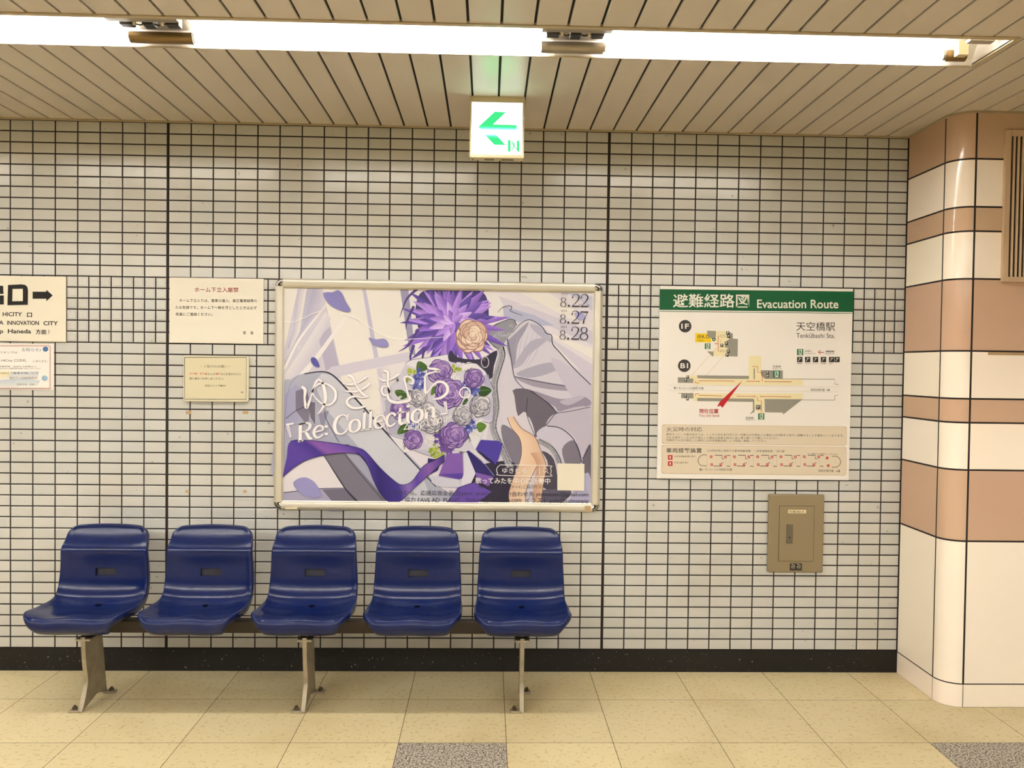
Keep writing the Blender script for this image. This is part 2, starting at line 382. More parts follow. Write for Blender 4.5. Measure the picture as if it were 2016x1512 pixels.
# ---------------------------------------------------------------- flat printed art: polygons laid on a plane y = const
def ray(x, y): return RM @ np.array([(x - 1008) / FPX, -(y - 756) / FPX, -1.0])
class Sheet(MB):
    """flat print; points are measured on the photo's rectangle of the sheet and stored as metres on its plane"""
    def __init__(s, y0): super().__init__(); s.y0 = y0; s.lay = 0
    def W(s, p, lay=None):
        d = ray(*p); q = CAM + d * ((s.y0 - CAM[1]) / d[1]); return (q[0], s.y0 - .000003 * (s.lay if lay is None else lay), q[2])
    def poly(s, pts, c, up=1):
        s.lay += up; s.add([s.W(p) for p in pts], [tuple(range(len(pts)))], 0, c)
    def blob(s, pts, c, up=1, k=6): s.poly(smooth_loop(pts, k), c, up)
    def grad(s, A, B, ca, cb, up=1):
        """strip between polylines A and B, colour ca on A, cb on B"""
        s.lay += up; n = len(A)
        vs_ = [s.W(p) for p in A] + [s.W(p) for p in B]
        s.add(vs_, [(i, i + 1, n + i + 1, n + i) for i in range(n - 1)], 0, None)
        for i in range(n - 1): s.c[-(i + 1)] = [list(ca), list(ca), list(cb), list(cb)]
    def line(s, pts, w, c, up=1, k=8, taper=False):
        P = np.array(smooth_open(pts, k) if len(pts) > 2 else pts, float)
        ws = w if isinstance(w, (list, tuple)) else [w]
        ws = np.interp(np.linspace(0, 1, len(P)), np.linspace(0, 1, len(ws)), ws) if len(ws) > 1 else np.full(len(P), float(ws[0]))
        if taper: ws = ws * np.sin(np.linspace(.15, math.pi - .1, len(P)))
        T = np.gradient(P, axis=0); T /= np.linalg.norm(T, axis=1)[:, None] + 1e-9; N = np.stack([-T[:, 1], T[:, 0]], 1)
        s.lay += up; n = len(P)
        A = P + N * ws[:, None] / 2; B = P - N * ws[:, None] / 2
        s.add([s.W(p) for p in A] + [s.W(p) for p in B], [(i, i + 1, n + i + 1, n + i) for i in range(n - 1)], 0, c)
    def rect(s, x0, y0, x1, y1, c, up=1): s.poly([(x0, y0), (x1, y0), (x1, y1), (x0, y1)], c, up)
    def disc(s, x, y, r, c, up=1, n=28, ry=None): s.poly([(x + r * math.cos(2 * math.pi * i / n), y + (ry or r) * math.sin(2 * math.pi * i / n)) for i in range(n)], c, up)
    def text(s, body, pl, pr, h, c, up=1, bold=0., shear=0., res=3, lower=0.):
        """text whose ink box runs from bottom-left pl to bottom-right pr with height h (photo pixels)"""
        F = text_mesh(body, bold, shear, res)
        if not F: return
        vs_, fs = F; v = np.array(vs_); x0, y0, x1, y1 = v[:, 0].min(), v[:, 1].min(), v[:, 0].max(), v[:, 1].max()
        pl, pr = np.array(pl, float), np.array(pr, float); u = pr - pl; L = np.linalg.norm(u); nrm = np.array([u[1], -u[0]]) / L
        s.lay += up
        s.add([s.W(pl + u * (a - x0) / (x1 - x0) + nrm * h * (b - y0) / (y1 - y0)) for a, b in vs_], fs, 0, c)
_tc = {}
def text_mesh(body, bold, shear, res):
    key = (body, bold, shear, res)
    if key in _tc: return _tc[key]
    cu = D.curves.new('t', 'FONT'); cu.body = body; cu.fill_mode = 'FRONT'; cu.resolution_u = res; cu.offset = bold; cu.shear = shear
    ob = D.objects.new('t', cu); COL.objects.link(ob)
    me = D.meshes.new_from_object(ob)
    r = ([(v.co.x, v.co.y) for v in me.vertices], [tuple(p.vertices) for p in me.polygons])
    D.objects.remove(ob); D.curves.remove(cu); D.meshes.remove(me)
    _tc[key] = r if r[0] else None
    return _tc[key]
def cr(p0, p1, p2, p3, t):
    return tuple(.5 * (2 * b + (c - a) * t + (2 * a - 5 * b + 4 * c - d) * t * t + (3 * b - a - 3 * c + d) * t ** 3) for a, b, c, d in zip(p0, p1, p2, p3))
def smooth_loop(p, k):
    n = len(p); return [cr(p[i - 1], p[i], p[(i + 1) % n], p[(i + 2) % n], j / k) for i in range(n) for j in range(k)]
def smooth_open(p, k):
    q = [p[0]] + list(p) + [p[-1]]; o = [cr(q[i], q[i + 1], q[i + 2], q[i + 3], j / k) for i in range(len(p) - 1) for j in range(k)]; return o + [p[-1]]
def crop(ox, oy, s): return lambda *a: [(ox + x / s, oy + y / s) for x, y in zip(a[::2], a[1::2])]
PK = .79                                           # ink reflectance relative to the colour it shows when fully lit
def ink(r, g, b): return rgb(r, g, b, PK)

# ---------------------------------------------------------------- framed advertising poster
FX0, FX1, FZ0, FZ1 = .490, 1.985, .750, 1.806
root = empty('framed_poster', ((FX0 + FX1) / 2, -.001, FZ0), 'large landscape poster with a bouquet and purple ribbon in a silver frame above the seats', 'poster')
RW, RD, CAP = .042, .030, .036
def rail(a, b, horiz, fixed, sgn):
    """rail with a rounded outer edge; fixed = outer coordinate, sgn = inward direction"""
    pr = []
    for q, y in ((0, -.002), (0, -.014), (.003, -.024), (.010, -.029), (.016, -.030), (.036, -.026), (.0385, -.022), (.0385, -.017), (RW, -.016), (RW, -.002)):
        pr.append((q, y))
    mb = MB()
    if horiz: mb.prism([(y, fixed + sgn * q) for q, y in pr], 0, a, b)
    else: mb.prism([(fixed + sgn * q, y) for q, y in pr], 2, a, b)
    return mb.build('frame_rail', M['alu'], root, smooth=28)
rail(FX0 + CAP, FX1 - CAP, True, FZ1, -1); rail(FX0 + CAP, FX1 - CAP, True, FZ0, 1)
rail(FZ0 + CAP, FZ1 - CAP, False, FX0, 1); rail(FZ0 + CAP, FZ1 - CAP, False, FX1, -1)
for cx, cz, sx, sz in ((FX0, FZ1, 1, -1), (FX1, FZ1, -1, -1), (FX0, FZ0, 1, 1), (FX1, FZ0, -1, 1)):
    mb = MB(); R_ = CAP; ox, oz = cx + sx * R_, cz + sz * R_; prof = ((1.0, -.002), (1.0, -.014), (.93, -.024), (.78, -.030), (.55, -.031), (.28, -.028), (0.0, -.024))
    vs_ = []; N = 9
    for q, y in prof:
        for i in range(N):
            a = (math.pi / 2) * i / (N - 1); vs_.append((ox - sx * R_ * q * math.cos(a), y, oz - sz * R_ * q * math.sin(a)))
    fs = [(k * N + i, k * N + i + 1, (k + 1) * N + i + 1, (k + 1) * N + i) for k in range(len(prof) - 1) for i in range(N - 1)]
    mb.add(vs_, fs)
    o = mb.build('corner_cap', M['chrome'], root, smooth=50)
o['label'] = 'chrome corner cap'
mb = MB(); mb.box(FX0 + .01, FX1 - .01, -.011, -.001, FZ0 + .01, FZ1 - .01); mb.build('back_board', M['alu'], root)
mb = MB(); mb.box(1.915, 1.943, -.0305, -.029, .757, .782); mb.build('tape_patch', M['tape'], root)['label'] = 'beige tape patch on the lower rail'
mb = MB(); mb.box(.545, .60, -.0302, -.029, .755, .763); mb.build('frame_sticker', M['ivory'], root)

s = Sheet(-.0125)
c6, c7, c8, c9, cb = crop(530, 530, 5.76), crop(860, 530, 5.76), crop(530, 770, 5.76), crop(860, 770, 5.76), crop(750, 680, 6.3)
s.grad([(552, 560), (1172, 572)], [(549, 994), (1170, 1000)], ink(226, 222, 222), ink(222, 216, 228))
LAV, LV2, PALE, DUSK, SLATE = ink(190, 186, 212), ink(206, 201, 218), ink(232, 227, 222), ink(150, 148, 178), ink(106, 102, 120)
# window and curtains, upper left
s.rect(556, 562, 700, 745, ink(204, 200, 216))
s.poly(c6(600, 200, 1060, 200, 1190, 1000, 800, 1090), PALE); s.poly(c6(1090, 200, 1480, 200, 1600, 930, 1230, 1000), PALE)
s.poly(c6(1050, 195, 1090, 195, 1240, 1000, 1190, 1010), LAV); s.poly(c6(1480, 195, 1575, 195, 1660, 990, 1590, 940), DUSK)
s.poly(c6(560, 770, 690, 650, 790, 1090, 640, 1150), ink(178, 174, 198)); s.poly(c6(690, 1110, 1600, 935, 1640, 1030, 720, 1220), LV2)
s.poly(c6(810, 1210, 1230, 1120, 1310, 2420, 1160, 2000, 850, 1400), PALE); s.poly(c6(1220, 1130, 1270, 1120, 1380, 1900, 1330, 1900), LV2)
for a, b, cc, d, col in ((170, 330, 150, 175, PALE), (335, 375, 270, 300, LV2), (370, 430, 330, 345, PALE), (440, 590, 200, 330, ink(186, 184, 206))):
    s.poly(c6(a, 200, b, 200, d, 900, cc, 900), col)
s.grad(c6(330, 200, 270, 700, 170, 1180), c6(430, 200, 345, 720, 172, 1180), LAV, PALE)
s.grad(c6(500, 200, 400, 600, 180, 1050), c6(590, 200, 620, 420, 172, 1150), ink(176, 174, 202), LV2)
s.grad(c6(640, 480, 420, 830, 172, 1200), c6(700, 560, 520, 900, 172, 1420), ink(224, 220, 224), LV2)
s.line(c6(870, 540, 540, 1000, 200, 1400), [6, 9, 12], ink(234, 230, 230)); s.line(c6(650, 400, 340, 800, 175, 1130), [3, 5, 5], ink(236, 232, 230))
# curtains and light, upper right
s.poly(c7(660, 240, 1765, 270, 1765, 1300, 1200, 700), ink(222, 216, 224))
for pts, c in ((c7(700, 300, 1765, 700, 1765, 860, 760, 420), LV2), (c7(750, 420, 1100, 520, 1340, 640, 1100, 640, 760, 560), ink(178, 180, 210)),
               (c7(1200, 700, 1765, 900, 1765, 1010), PALE), (c7(1250, 760, 1765, 1080, 1765, 1290), ink(204, 198, 216)), (c7(1440, 262, 1765, 300, 1765, 480, 1600, 330), ink(200, 198, 222)),
               (c7(900, 240, 1250, 250, 1700, 560, 1500, 560), PALE)): s.poly(pts, c)
# pale cloth laid across the lower left
s.blob(c8(155, 0, 240, -130, 400, -205, 590, -225, 720, -180, 900, 0, 1200, 330, 1560, 700, 1890, 1050, 1990, 1260, 155, 1262), ink(172, 174, 194), k=3)
s.poly(c8(600, -200, 720, -180, 900, 0, 1200, 330, 1700, 880, 1850, 1240, 1500, 1240, 1000, 620, 640, 200, 500, -100), ink(200, 202, 214))
s.poly(c8(155, 60, 300, -80, 420, 30, 330, 330, 155, 430), ink(164, 164, 196)); s.poly(c8(300, 0, 420, -40, 470, 160, 440, 400, 300, 220), ink(122, 118, 138))
s.poly(c8(440, 120, 520, 130, 520, 380, 470, 300), ink(108, 104, 122)); s.poly(c8(560, 260, 680, 220, 640, 330, 600, 460), ink(140, 140, 164))
s.poly(c8(520, 640, 900, 600, 1290, 1110, 1330, 1262, 1000, 1262), ink(118, 114, 130)); s.poly(c8(860, 700, 1060, 720, 1260, 1100, 1330, 1240), ink(160, 162, 184))
s.poly(c8(155, 980, 400, 800, 615, 735, 860, 1100, 600, 1105, 155, 1150), ink(224, 218, 224)); s.poly(c8(155, 1160, 600, 1108, 870, 1105, 990, 1262, 155, 1262), ink(166, 162, 190))
s.poly(c8(600, 1115, 870, 1108, 990, 1258, 720, 1258), ink(110, 106, 124))
DK = ink(40, 38, 62)
s.line(c8(400, -195, 590, -220, 720, -180, 900, 0, 1200, 330, 1560, 730, 1890, 1080), [2, 3, 3.4, 2], DK, k=6)
s.line(c8(630, 220, 640, 300, 700, 420, 790, 580), 1.2, DK); s.line(c8(860, 720, 1000, 900, 1180, 1110, 1290, 1240), 1.2, DK)
s.line(c8(620, 730, 860, 1100, 1010, 1262), [1, 3, 4.5], DK, k=4); s.line(c8(155, 1152, 560, 1108, 860, 1100), 1.4, DK, k=4)
s.line(c8(190, 310, 300, 225, 400, 180), 1.2, DK); s.line(c8(155, 1010, 200, 60, 330, -180), .8, ink(120, 118, 160), k=3)
# draped white cloth on the right (folds, no figure)
s.blob(c7(700, 830, 860, 640, 1060, 575, 1190, 650, 1310, 760, 1330, 860, 1520, 1080, 1765, 1310, 1765, 2000, 1765, 2640, 900, 2650, 560, 2300, 620, 1500), ink(206, 202, 216), k=4)
for pts, c in ((c7(790, 850, 900, 720, 1040, 600, 1000, 700, 920, 850, 880, 1120, 850, 1050), ink(150, 148, 168)),
               (c7(870, 1100, 1060, 820, 1250, 800, 1060, 960, 960, 1090), ink(176, 172, 192)), (c7(900, 1180, 1250, 1060, 1430, 1110, 1100, 1230), ink(170, 166, 186)),
               (c7(890, 1220, 1300, 1290, 1520, 1330, 1480, 1380, 1100, 1330), ink(156, 150, 170)), (c7(1060, 620, 1190, 660, 1310, 800, 1260, 820, 1100, 700), ink(176, 174, 196)),
               (c7(1300, 1000, 1765, 1320, 1765, 1700, 1500, 1400), ink(196, 190, 210)),
               (c9(850, 0, 1100, 0, 1360, 240, 1250, 380, 1120, 520, 1010, 240, 900, 280), ink(104, 98, 112)), (c9(730, 80, 860, 0, 920, 280, 1050, 300, 1110, 520, 950, 440, 760, 380), ink(208, 204, 216)),
               (c9(1100, 0, 1400, 90, 1660, 60, 1740, 160, 1400, 230, 1340, 180), ink(150, 142, 164)), (c9(1400, 110, 1680, 60, 1500, 160), ink(186, 178, 200)),
               (c9(1240, 390, 1350, 250, 1740, 190, 1740, 620, 1650, 780, 1560, 520, 1400, 410), ink(190, 184, 202)), (c9(1130, 500, 1240, 395, 1420, 420, 1540, 520, 1640, 800, 1410, 820, 1330, 640), ink(200, 196, 216)),
               (c9(1420, 660, 1560, 560, 1640, 800, 1500, 900), ink(122, 116, 132)), (c9(1650, 790, 1745, 600, 1745, 1000, 1690, 960), ink(104, 98, 114)),
               (c9(740, 380, 920, 500, 960, 700, 900, 860, 760, 600), ink(122, 118, 136)), (c9(1190, 680, 1330, 780, 1370, 1130, 1250, 1120, 1150, 1000, 1260, 830), ink(74, 68, 84)),
               (c9(380, 920, 560, 820, 900, 830, 820, 1270, 300, 1270), ink(44, 40, 66)), (c9(1140, 1130, 1520, 1130, 1400, 1270, 1120, 1270), ink(92, 88, 110)),
               (c9(1680, 940, 1745, 1000, 1745, 1275, 1500, 1270), ink(176, 172, 206))): s.blob(pts, c, k=4)
s.line(c7(860, 720, 960, 610, 1060, 575, 1190, 650, 1240, 725, 1300, 750, 1315, 850, 1400, 950, 1560, 1130, 1745, 1310), [1, 1.6, 2, 1.6], DK, k=5)
s.line(c7(880, 1215, 1100, 1265, 1290, 1300, 1460, 1325), 1.2, DK); s.line(c7(800, 790, 840, 1000, 880, 1220, 960, 1330, 1060, 1400), [3, 2, 1], ink(96, 90, 112))
s.line(c9(1240, 390, 1340, 260, 1360, 240, 1200, 90, 1060, 0), 1.3, DK); s.line(c9(1360, 245, 1500, 230, 1740, 180), 1.1, DK)
s.line(c9(1250, 395, 1400, 420, 1530, 520, 1600, 650, 1645, 810), 1.8, DK); s.line(c9(1650, 770, 1740, 620), 1.3, DK); s.line(c9(1120, 520, 1100, 480, 1020, 260, 1030, 80), 1.2, DK)
for i in range(6): s.line(c7(930 + 60 * i, 700 - 10 * i, 900 + 45 * i, 850 + 20 * i, 900 + 20 * i, 1050 + 20 * i), 1.0, ink(170, 166, 188), taper=True)
# lace trims: grey bands with scallops and stitched lines
def lace(pts, wd):
    P = smooth_open(pts, 10); s.line(pts, wd, ink(150, 150, 162), k=10)
    for j, (x, y) in enumerate(P[::2]): s.disc(x + (wd * .42), y, 1.6, ink(160, 160, 172), up=0, n=8)
    for off in (-.3, .25): s.line([(x + wd * off, y) for x, y in pts], .8, ink(206, 206, 214), k=10)
    rr = random.Random(3)
    for x, y in P: 
        for _ in range(3): s.disc(x + rr.uniform(-.4, .35) * wd, y + rr.uniform(-2, 2), rr.uniform(.5, .9), ink(*([rr.choice((112, 122, 190))] * 2 + [140])), up=0, n=6)
lace(c7(720, 880, 740, 980, 690, 1150, 650, 1300, 660, 1440) + c9(670, 200, 640, 420, 730, 640, 830, 860), 13)
lace(c9(1150, 560, 1290, 640, 1370, 760, 1400, 880), 10)
s.blob(c7(530, 700, 830, 560, 905, 635, 790, 800, 700, 910, 600, 830), ink(142, 142, 154), k=2); s.line(c7(530, 700, 830, 562, 905, 635), 1.3, DK, k=3); s.line(c7(530, 700, 600, 830, 700, 910), 1.3, DK, k=3)
for i in range(26):
    rr = random.Random(i); a, b = rr.random(), rr.random(); s.line(c7(580 + 250 * a, 700 + 130 * b - 60 * a, 600 + 250 * a, 680 + 130 * b - 60 * a, 620 + 250 * a, 705 + 130 * b - 60 * a), .7, ink(188, 188, 200), up=0, k=4)
# a large dark purple dahlia-like plume of petals, upper centre (plain floral stand-in)
rr = random.Random(12)
def petal(cx, cy, a, L, wd, ca, cb_, bend=0.):
    n = 12; A, B = [], []
    for i in range(n + 1):
        t = i / n; aa = a + bend * t; x, y = cx + L * t * math.cos(aa), cy + L * t * math.sin(aa); hw = wd * math.sin(math.pi * min(1, t * .93 + .07)) ** .8 * (1 - .35 * t)
        A.append((x - math.sin(aa) * hw, y + math.cos(aa) * hw)); B.append((x + math.sin(aa) * hw, y - math.cos(aa) * hw))
    s.grad(A, B, ca, cb_, up=1)
s.blob([(830, 575), (870, 571), (905, 571), (950, 575), (962, 610), (955, 655), (925, 680), (880, 690), (845, 685), (825, 650), (818, 610)], ink(62, 50, 116), k=6)
purp = [(70, 52, 128), (92, 66, 150), (116, 84, 168), (140, 108, 184), (54, 42, 104), (166, 140, 204)]
def clipped(L, cx, cy, a):                        # keep petals below the upper rail
    y = cy + L * math.sin(a); return L if y > 571 else max(6, (571 - cy) / math.sin(a)) if math.sin(a) < 0 else L
for ring, (L, nn, wd) in enumerate(((112, 30, 9), (92, 26, 10), (70, 22, 10), (48, 16, 9), (28, 10, 7))):
    for i in range(nn):
        a = 2 * math.pi * (i + .5 * (ring % 2)) / nn + rr.uniform(-.08, .08); LL = clipped(L * rr.uniform(.85, 1.08), 893, 634, a)
        if ring == 0 and -1.3 < a - 2 * math.pi < 0: LL *= .8
        k = rr.choice(purp[:4] if ring < 3 else purp[1:4] + purp[5:]); k2 = tuple(min(255, int(q * 1.28 + 8)) for q in k)
        petal(893, 634, a, LL, wd, ink(*k), ink(*k2), rr.uniform(-.12, .12))
for pts in (c6(1690, 215, 1560, 340, 1480, 550), c6(1640, 420, 1560, 600, 1555, 690), c6(1690, 680, 1580, 860, 1465, 935), c6(1640, 860, 1600, 1000, 1630, 1070), c6(1760, 900, 1740, 1000, 1745, 1040)):
    s.line(pts, [6, 4, .6], ink(78, 56, 128))
# pale peach silk folds and blossom (plain stand-in tones)
def rose(cx, cy, r, cols, dark, seed):
    rr = random.Random(seed)
    for ring in range(6):
        rad = r * (1 - ring * .165); n = max(3, 7 - ring)
        for i in range(n):
            a = 2 * math.pi * i / n + ring * .7 + rr.uniform(-.15, .15); ox, oy = cx + rad * .42 * math.cos(a), cy + rad * .42 * math.sin(a); q = rad * .60
            pts = [(ox + q * (1 + rr.uniform(-.12, .12)) * math.cos(a + t), oy + q * (1 + rr.uniform(-.12, .12)) * math.sin(a + t)) for t in (0, .9, 1.8, 2.7, 3.6, 4.5, 5.4)]
            s.blob(pts, dark, k=3); c = rr.choice(cols)
            s.blob([(ox + (x - ox) * .9 + .2, oy + (y - oy) * .9 - .3) for x, y in pts], c, k=3)
    s.line([(cx + r * .14 * t * math.cos(2.2 * t), cy + r * .14 * t * math.sin(2.2 * t)) for t in (.3, .8, 1.3, 1.8, 2.3)], .9, dark, k=5)
PEACH = [ink(226, 202, 184), ink(218, 190, 172), ink(232, 212, 194), ink(204, 172, 154)]
rose(929, 662, 33, PEACH, ink(150, 112, 104), 4)
PC, PD, PM = ink(232, 206, 180), ink(196, 152, 126), ink(220, 186, 160)
s.grad(smooth_open(c9(800, 300, 850, 420, 940, 540, 960, 700, 920, 860), 8), smooth_open(c9(870, 290, 960, 420, 1110, 520, 1170, 680, 1130, 860), 8), PC, PM)
s.grad(smooth_open(c9(920, 850, 860, 1000, 820, 1140, 820, 1268), 8), smooth_open(c9(1130, 850, 1060, 1000, 1010, 1140, 1010, 1268), 8), PM, PC)
s.grad(smooth_open(c9(1060, 700, 1130, 840, 1100, 1040, 1090, 1268), 8), smooth_open(c9(1190, 690, 1240, 860, 1210, 1040, 1180, 1268), 8), PD, PM)
for p in (c9(800, 300, 850, 420, 940, 540, 960, 700, 920, 860, 860, 1000, 820, 1140), c9(870, 290, 960, 420, 1110, 520, 1185, 690, 1240, 860, 1210, 1040, 1180, 1268), c9(1130, 860, 1060, 1000, 1010, 1140, 1010, 1268)): s.line(p, 1.2, ink(120, 84, 74), k=6)
# dark cloth and brooch behind the bouquet
s.blob(cb(860, 60, 960, 150, 1230, 170, 1440, 60, 1400, 260, 1360, 420, 1180, 260, 980, 210, 840, 190), ink(48, 44, 66), k=3)
s.disc(955, 713, 8.2, ink(180, 178, 188), ry=11.5); s.disc(955, 713, 6.3, ink(44, 30, 56), ry=9.5); s.disc(953.5, 708, 2, ink(110, 96, 120), ry=3)
# bouquet: wrapping paper
s.poly(cb(300, 230, 380, 180, 825, 110, 845, 200, 1040, 250, 1080, 205, 1180, 225, 1300, 330, 1390, 545, 1365, 640, 1395, 650, 1385, 940, 1320, 960, 1240, 1160, 1170, 1300, 1070, 1290, 880, 1380, 760, 1415, 400, 1300, 280, 1330, 100, 1100, 60, 950, 50, 820, 40, 640, 120, 500, 230, 380), ink(204, 202, 218))
for pts, c in ((cb(300, 230, 380, 180, 825, 110, 835, 240, 560, 330), ink(222, 220, 228)), (cb(980, 270, 1080, 205, 1180, 225, 1300, 330, 1390, 545, 1200, 480), ink(224, 220, 228)), (cb(1230, 380, 1330, 360, 1390, 540, 1260, 480), ink(178, 174, 206)),
               (cb(45, 690, 120, 620, 260, 860, 330, 1160, 100, 1100), ink(176, 174, 196)), (cb(280, 1330, 340, 1170, 420, 1290), ink(232, 230, 230)), (cb(1240, 640, 1395, 650, 1385, 940, 1240, 900), ink(190, 188, 212)),
               (cb(1060, 1080, 1240, 900, 1310, 960, 1170, 1300), ink(222, 220, 228)), (cb(400, 1290, 760, 1415, 830, 1340, 640, 1300), ink(190, 188, 206)), (cb(100, 1110, 330, 1180, 280, 1330), ink(224, 222, 228))): s.poly(pts, c)
for pts in (cb(300, 230, 380, 180, 600, 150, 825, 110), cb(50, 820, 80, 1080, 300, 1170), cb(100, 1110, 190, 1230, 285, 1330), cb(1040, 230, 1180, 225, 1300, 330, 1395, 545), cb(1395, 650, 1385, 945, 1250, 940), cb(400, 1300, 600, 1370, 760, 1415, 830, 1330)):
    s.line(pts, 1.0, ink(92, 90, 120), k=3)
LF = [ink(62, 96, 40), ink(84, 122, 44), ink(46, 78, 38)]
def leaf(pts, i=0):
    P = cb(*pts); s.blob(P, LF[i % 3], k=4); s.line([P[0], P[len(P) // 2]], .9, ink(112, 150, 70))
leaf((450, 330, 445, 230, 480, 195, 560, 240, 575, 300), 0); leaf((170, 570, 250, 550, 310, 590, 330, 640, 240, 670), 0); leaf((1210, 560, 1260, 500, 1375, 550, 1300, 630, 1220, 620), 2)
leaf((1180, 1000, 1230, 950, 1310, 1000, 1230, 1080), 1); leaf((205, 1100, 240, 1000, 320, 980, 330, 1070), 0); leaf((620, 620, 640, 520, 700, 510, 680, 580), 1); leaf((1010, 720, 1060, 650, 1080, 690, 1030, 740), 2)
leaf((700, 1120, 730, 1050, 760, 1060, 740, 1110), 1)
def cluster(x, y, r, n, cols, seed, pr=5.0):
    rr = random.Random(seed)
    for i in range(n):
        a, q = rr.uniform(0, 6.3), r * math.sqrt(rr.random()); px, py = x + q * math.cos(a), y + q * math.sin(a)
        s.blob([(px + pr * (1 if j % 2 else .45) * math.cos(j * math.pi / 5), py + pr * (1 if j % 2 else .45) * math.sin(j * math.pi / 5)) for j in range(10)], rr.choice(cols), k=2)
        s.disc(px, py, .9, ink(60, 60, 130), up=1, n=8)
BLU = [ink(88, 98, 178), ink(70, 80, 162), ink(108, 118, 196), ink(58, 64, 148)]; YEL = [ink(172, 186, 66), ink(140, 160, 48), ink(192, 202, 90)]; WHI = [ink(234, 232, 226), ink(222, 220, 222)]
PUR = [ink(112, 78, 158), ink(90, 60, 140)]
for x, y, r, n, c, sd, pr in ((470, 370, 11, 12, BLU, 1, 6), (470, 500, 11, 14, BLU, 2, 6), (1170, 580, 10, 12, BLU, 3, 6), (1110, 1000, 13, 16, BLU, 4, 6), (380, 340, 8, 10, YEL, 5, 5), (340, 430, 6, 6, YEL, 6, 4), (930, 280, 9, 12, YEL, 7, 5),
                              (670, 1300, 13, 20, YEL, 8, 5), (740, 1330, 7, 8, YEL, 9, 4), (390, 960, 9, 8, BLU, 10, 5), (930, 390, 8, 12, WHI, 11, 4), (1165, 1090, 8, 12, WHI, 12, 4), (610, 1180, 10, 14, WHI, 13, 4.5), (740, 1150, 12, 14, PUR, 14, 6.5), (820, 1260, 12, 14, PUR, 15, 6.5), (230, 640, 4, 5, WHI, 16, 3), (1060, 500, 8, 8, BLU, 17, 5)):
    (px, py), = cb(x, y); cluster(px, py, r, n, c, sd, pr)
for bx, by, dx, dy in ((220, 440, -40, -30), (340, 560, 60, 20), (1050, 330, 50, -40), (1080, 1100, 10, 90), (310, 1210, -40, 70), (980, 1320, 60, 20)):
    for j in range(5): s.line(cb(bx, by, bx + dx * (.3 + .2 * j) + (j - 2) * 14, by + dy * (.3 + .2 * j) + (j % 2) * 34 - 12), 1.0, ink(52, 72, 58), up=0)
RP = [ink(146, 116, 184), ink(166, 136, 200), ink(126, 96, 168), ink(180, 152, 206)]; RW_ = [ink(206, 204, 212), ink(190, 188, 200), ink(222, 220, 222), ink(170, 168, 184)]
for x, y, r, c, dk, sd in ((730, 330, 25, RP, ink(74, 52, 118), 21), (850, 590, 30, RP, ink(74, 52, 118), 22), (1150, 410, 20, RP, ink(74, 52, 118), 23), (230, 800, 19, RP, ink(74, 52, 118), 24),
                           (900, 1120, 27, RP, ink(74, 52, 118), 25), (400, 1170, 20, RP, ink(74, 52, 118), 26), (460, 650, 18, RW_, ink(92, 90, 104), 27), (1230, 750, 22, RW_, ink(92, 90, 104), 28), (1010, 870, 20, RW_, ink(92, 90, 104), 29),
                           (620, 940, 25, RW_, ink(92, 90, 104), 30), (580, 780, 14, RW_, ink(92, 90, 104), 31)):
    (px, py), = cb(x, y); rose(px, py, r, c, dk, sd)
# satin bow and ribbon
VI, VD, VL = ink(84, 60, 158), ink(44, 34, 108), ink(124, 88, 172)
for pts, c in ((c9(440, 660, 500, 550, 700, 565, 745, 600, 700, 770, 660, 840, 560, 780), ink(72, 58, 160)), (c9(450, 680, 560, 770, 660, 840, 640, 800, 500, 690), ink(28, 24, 62)), (c9(300, 700, 360, 670, 500, 790, 650, 960, 590, 1080, 440, 960), VD),
               (c9(440, 920, 640, 970, 590, 1085, 450, 1010), VL), (c9(120, 710, 290, 700, 300, 960, 260, 1000, 20, 960, 80, 800), VL), (c9(20, 940, 300, 930, 290, 985, 250, 1000), VI), (c9(300, 700, 340, 690, 440, 930, 390, 1040, 270, 1090, 310, 900), ink(214, 212, 228)),
               (c9(-100, 760, 60, 780, 10, 900, -110, 960), VD), (c9(-60, 960, 250, 1000, 270, 1090, 0, 1080, -60, 1030), ink(200, 200, 216)), (c9(240, 1090, 420, 1030, 620, 1140, 460, 1268, 110, 1268), ink(98, 72, 166))): s.poly(pts, c)
s.line(c9(360, 670, 520, 800, 650, 960), 1.2, ink(150, 148, 190)); s.line(c9(110, 1268, 250, 1100, 420, 1035), 1.2, DK, k=4)
up_ = c8(155, 960, 200, 760, 245, 565, 500, 562, 800, 600, 1000, 640, 1100, 690, 1250, 860, 1400, 1000, 1500, 1060, 1620, 1020, 1750, 850, 1880, 780, 1990, 720)
lo_ = c8(156, 976, 230, 905, 300, 850, 450, 770, 620, 725, 760, 705, 880, 700, 1000, 715, 1080, 770, 1140, 890, 1180, 1000, 1250, 1140, 1350, 1250, 1480, 1250, 1600, 1140, 1800, 960, 1900, 870, 1985, 800)
def resample(P, n):
    P = np.array(smooth_open(P, 6)); d = np.r_[0, np.cumsum(np.linalg.norm(np.diff(P, axis=0), axis=1))]; t = np.linspace(0, d[-1], n)
    return list(zip(np.interp(t, d, P[:, 0]), np.interp(t, d, P[:, 1])))
A, B = resample(up_, 60), resample(lo_, 60)
s.lay += 1
tones = [(0, VI), (9, ink(88, 64, 160)), (13, ink(66, 46, 142)), (15, ink(136, 90, 174)), (22, ink(108, 76, 170)), (30, ink(70, 50, 148)), (36, ink(38, 28, 108)), (43, ink(60, 44, 136)), (46, ink(134, 108, 182)), (49, ink(84, 62, 160)), (54, ink(128, 88, 170)), (59, ink(52, 40, 122))]
tk = [t[0] for t in tones]
def tone(i): return tuple(float(np.interp(i, tk, [t[1][q] for t in tones])) for q in range(3)) + (1,)
s.add([s.W(p) for p in A] + [s.W(p) for p in B], [(i, i + 1, 61 + i - 0, 60 + i) for i in range(59)], 0, None)
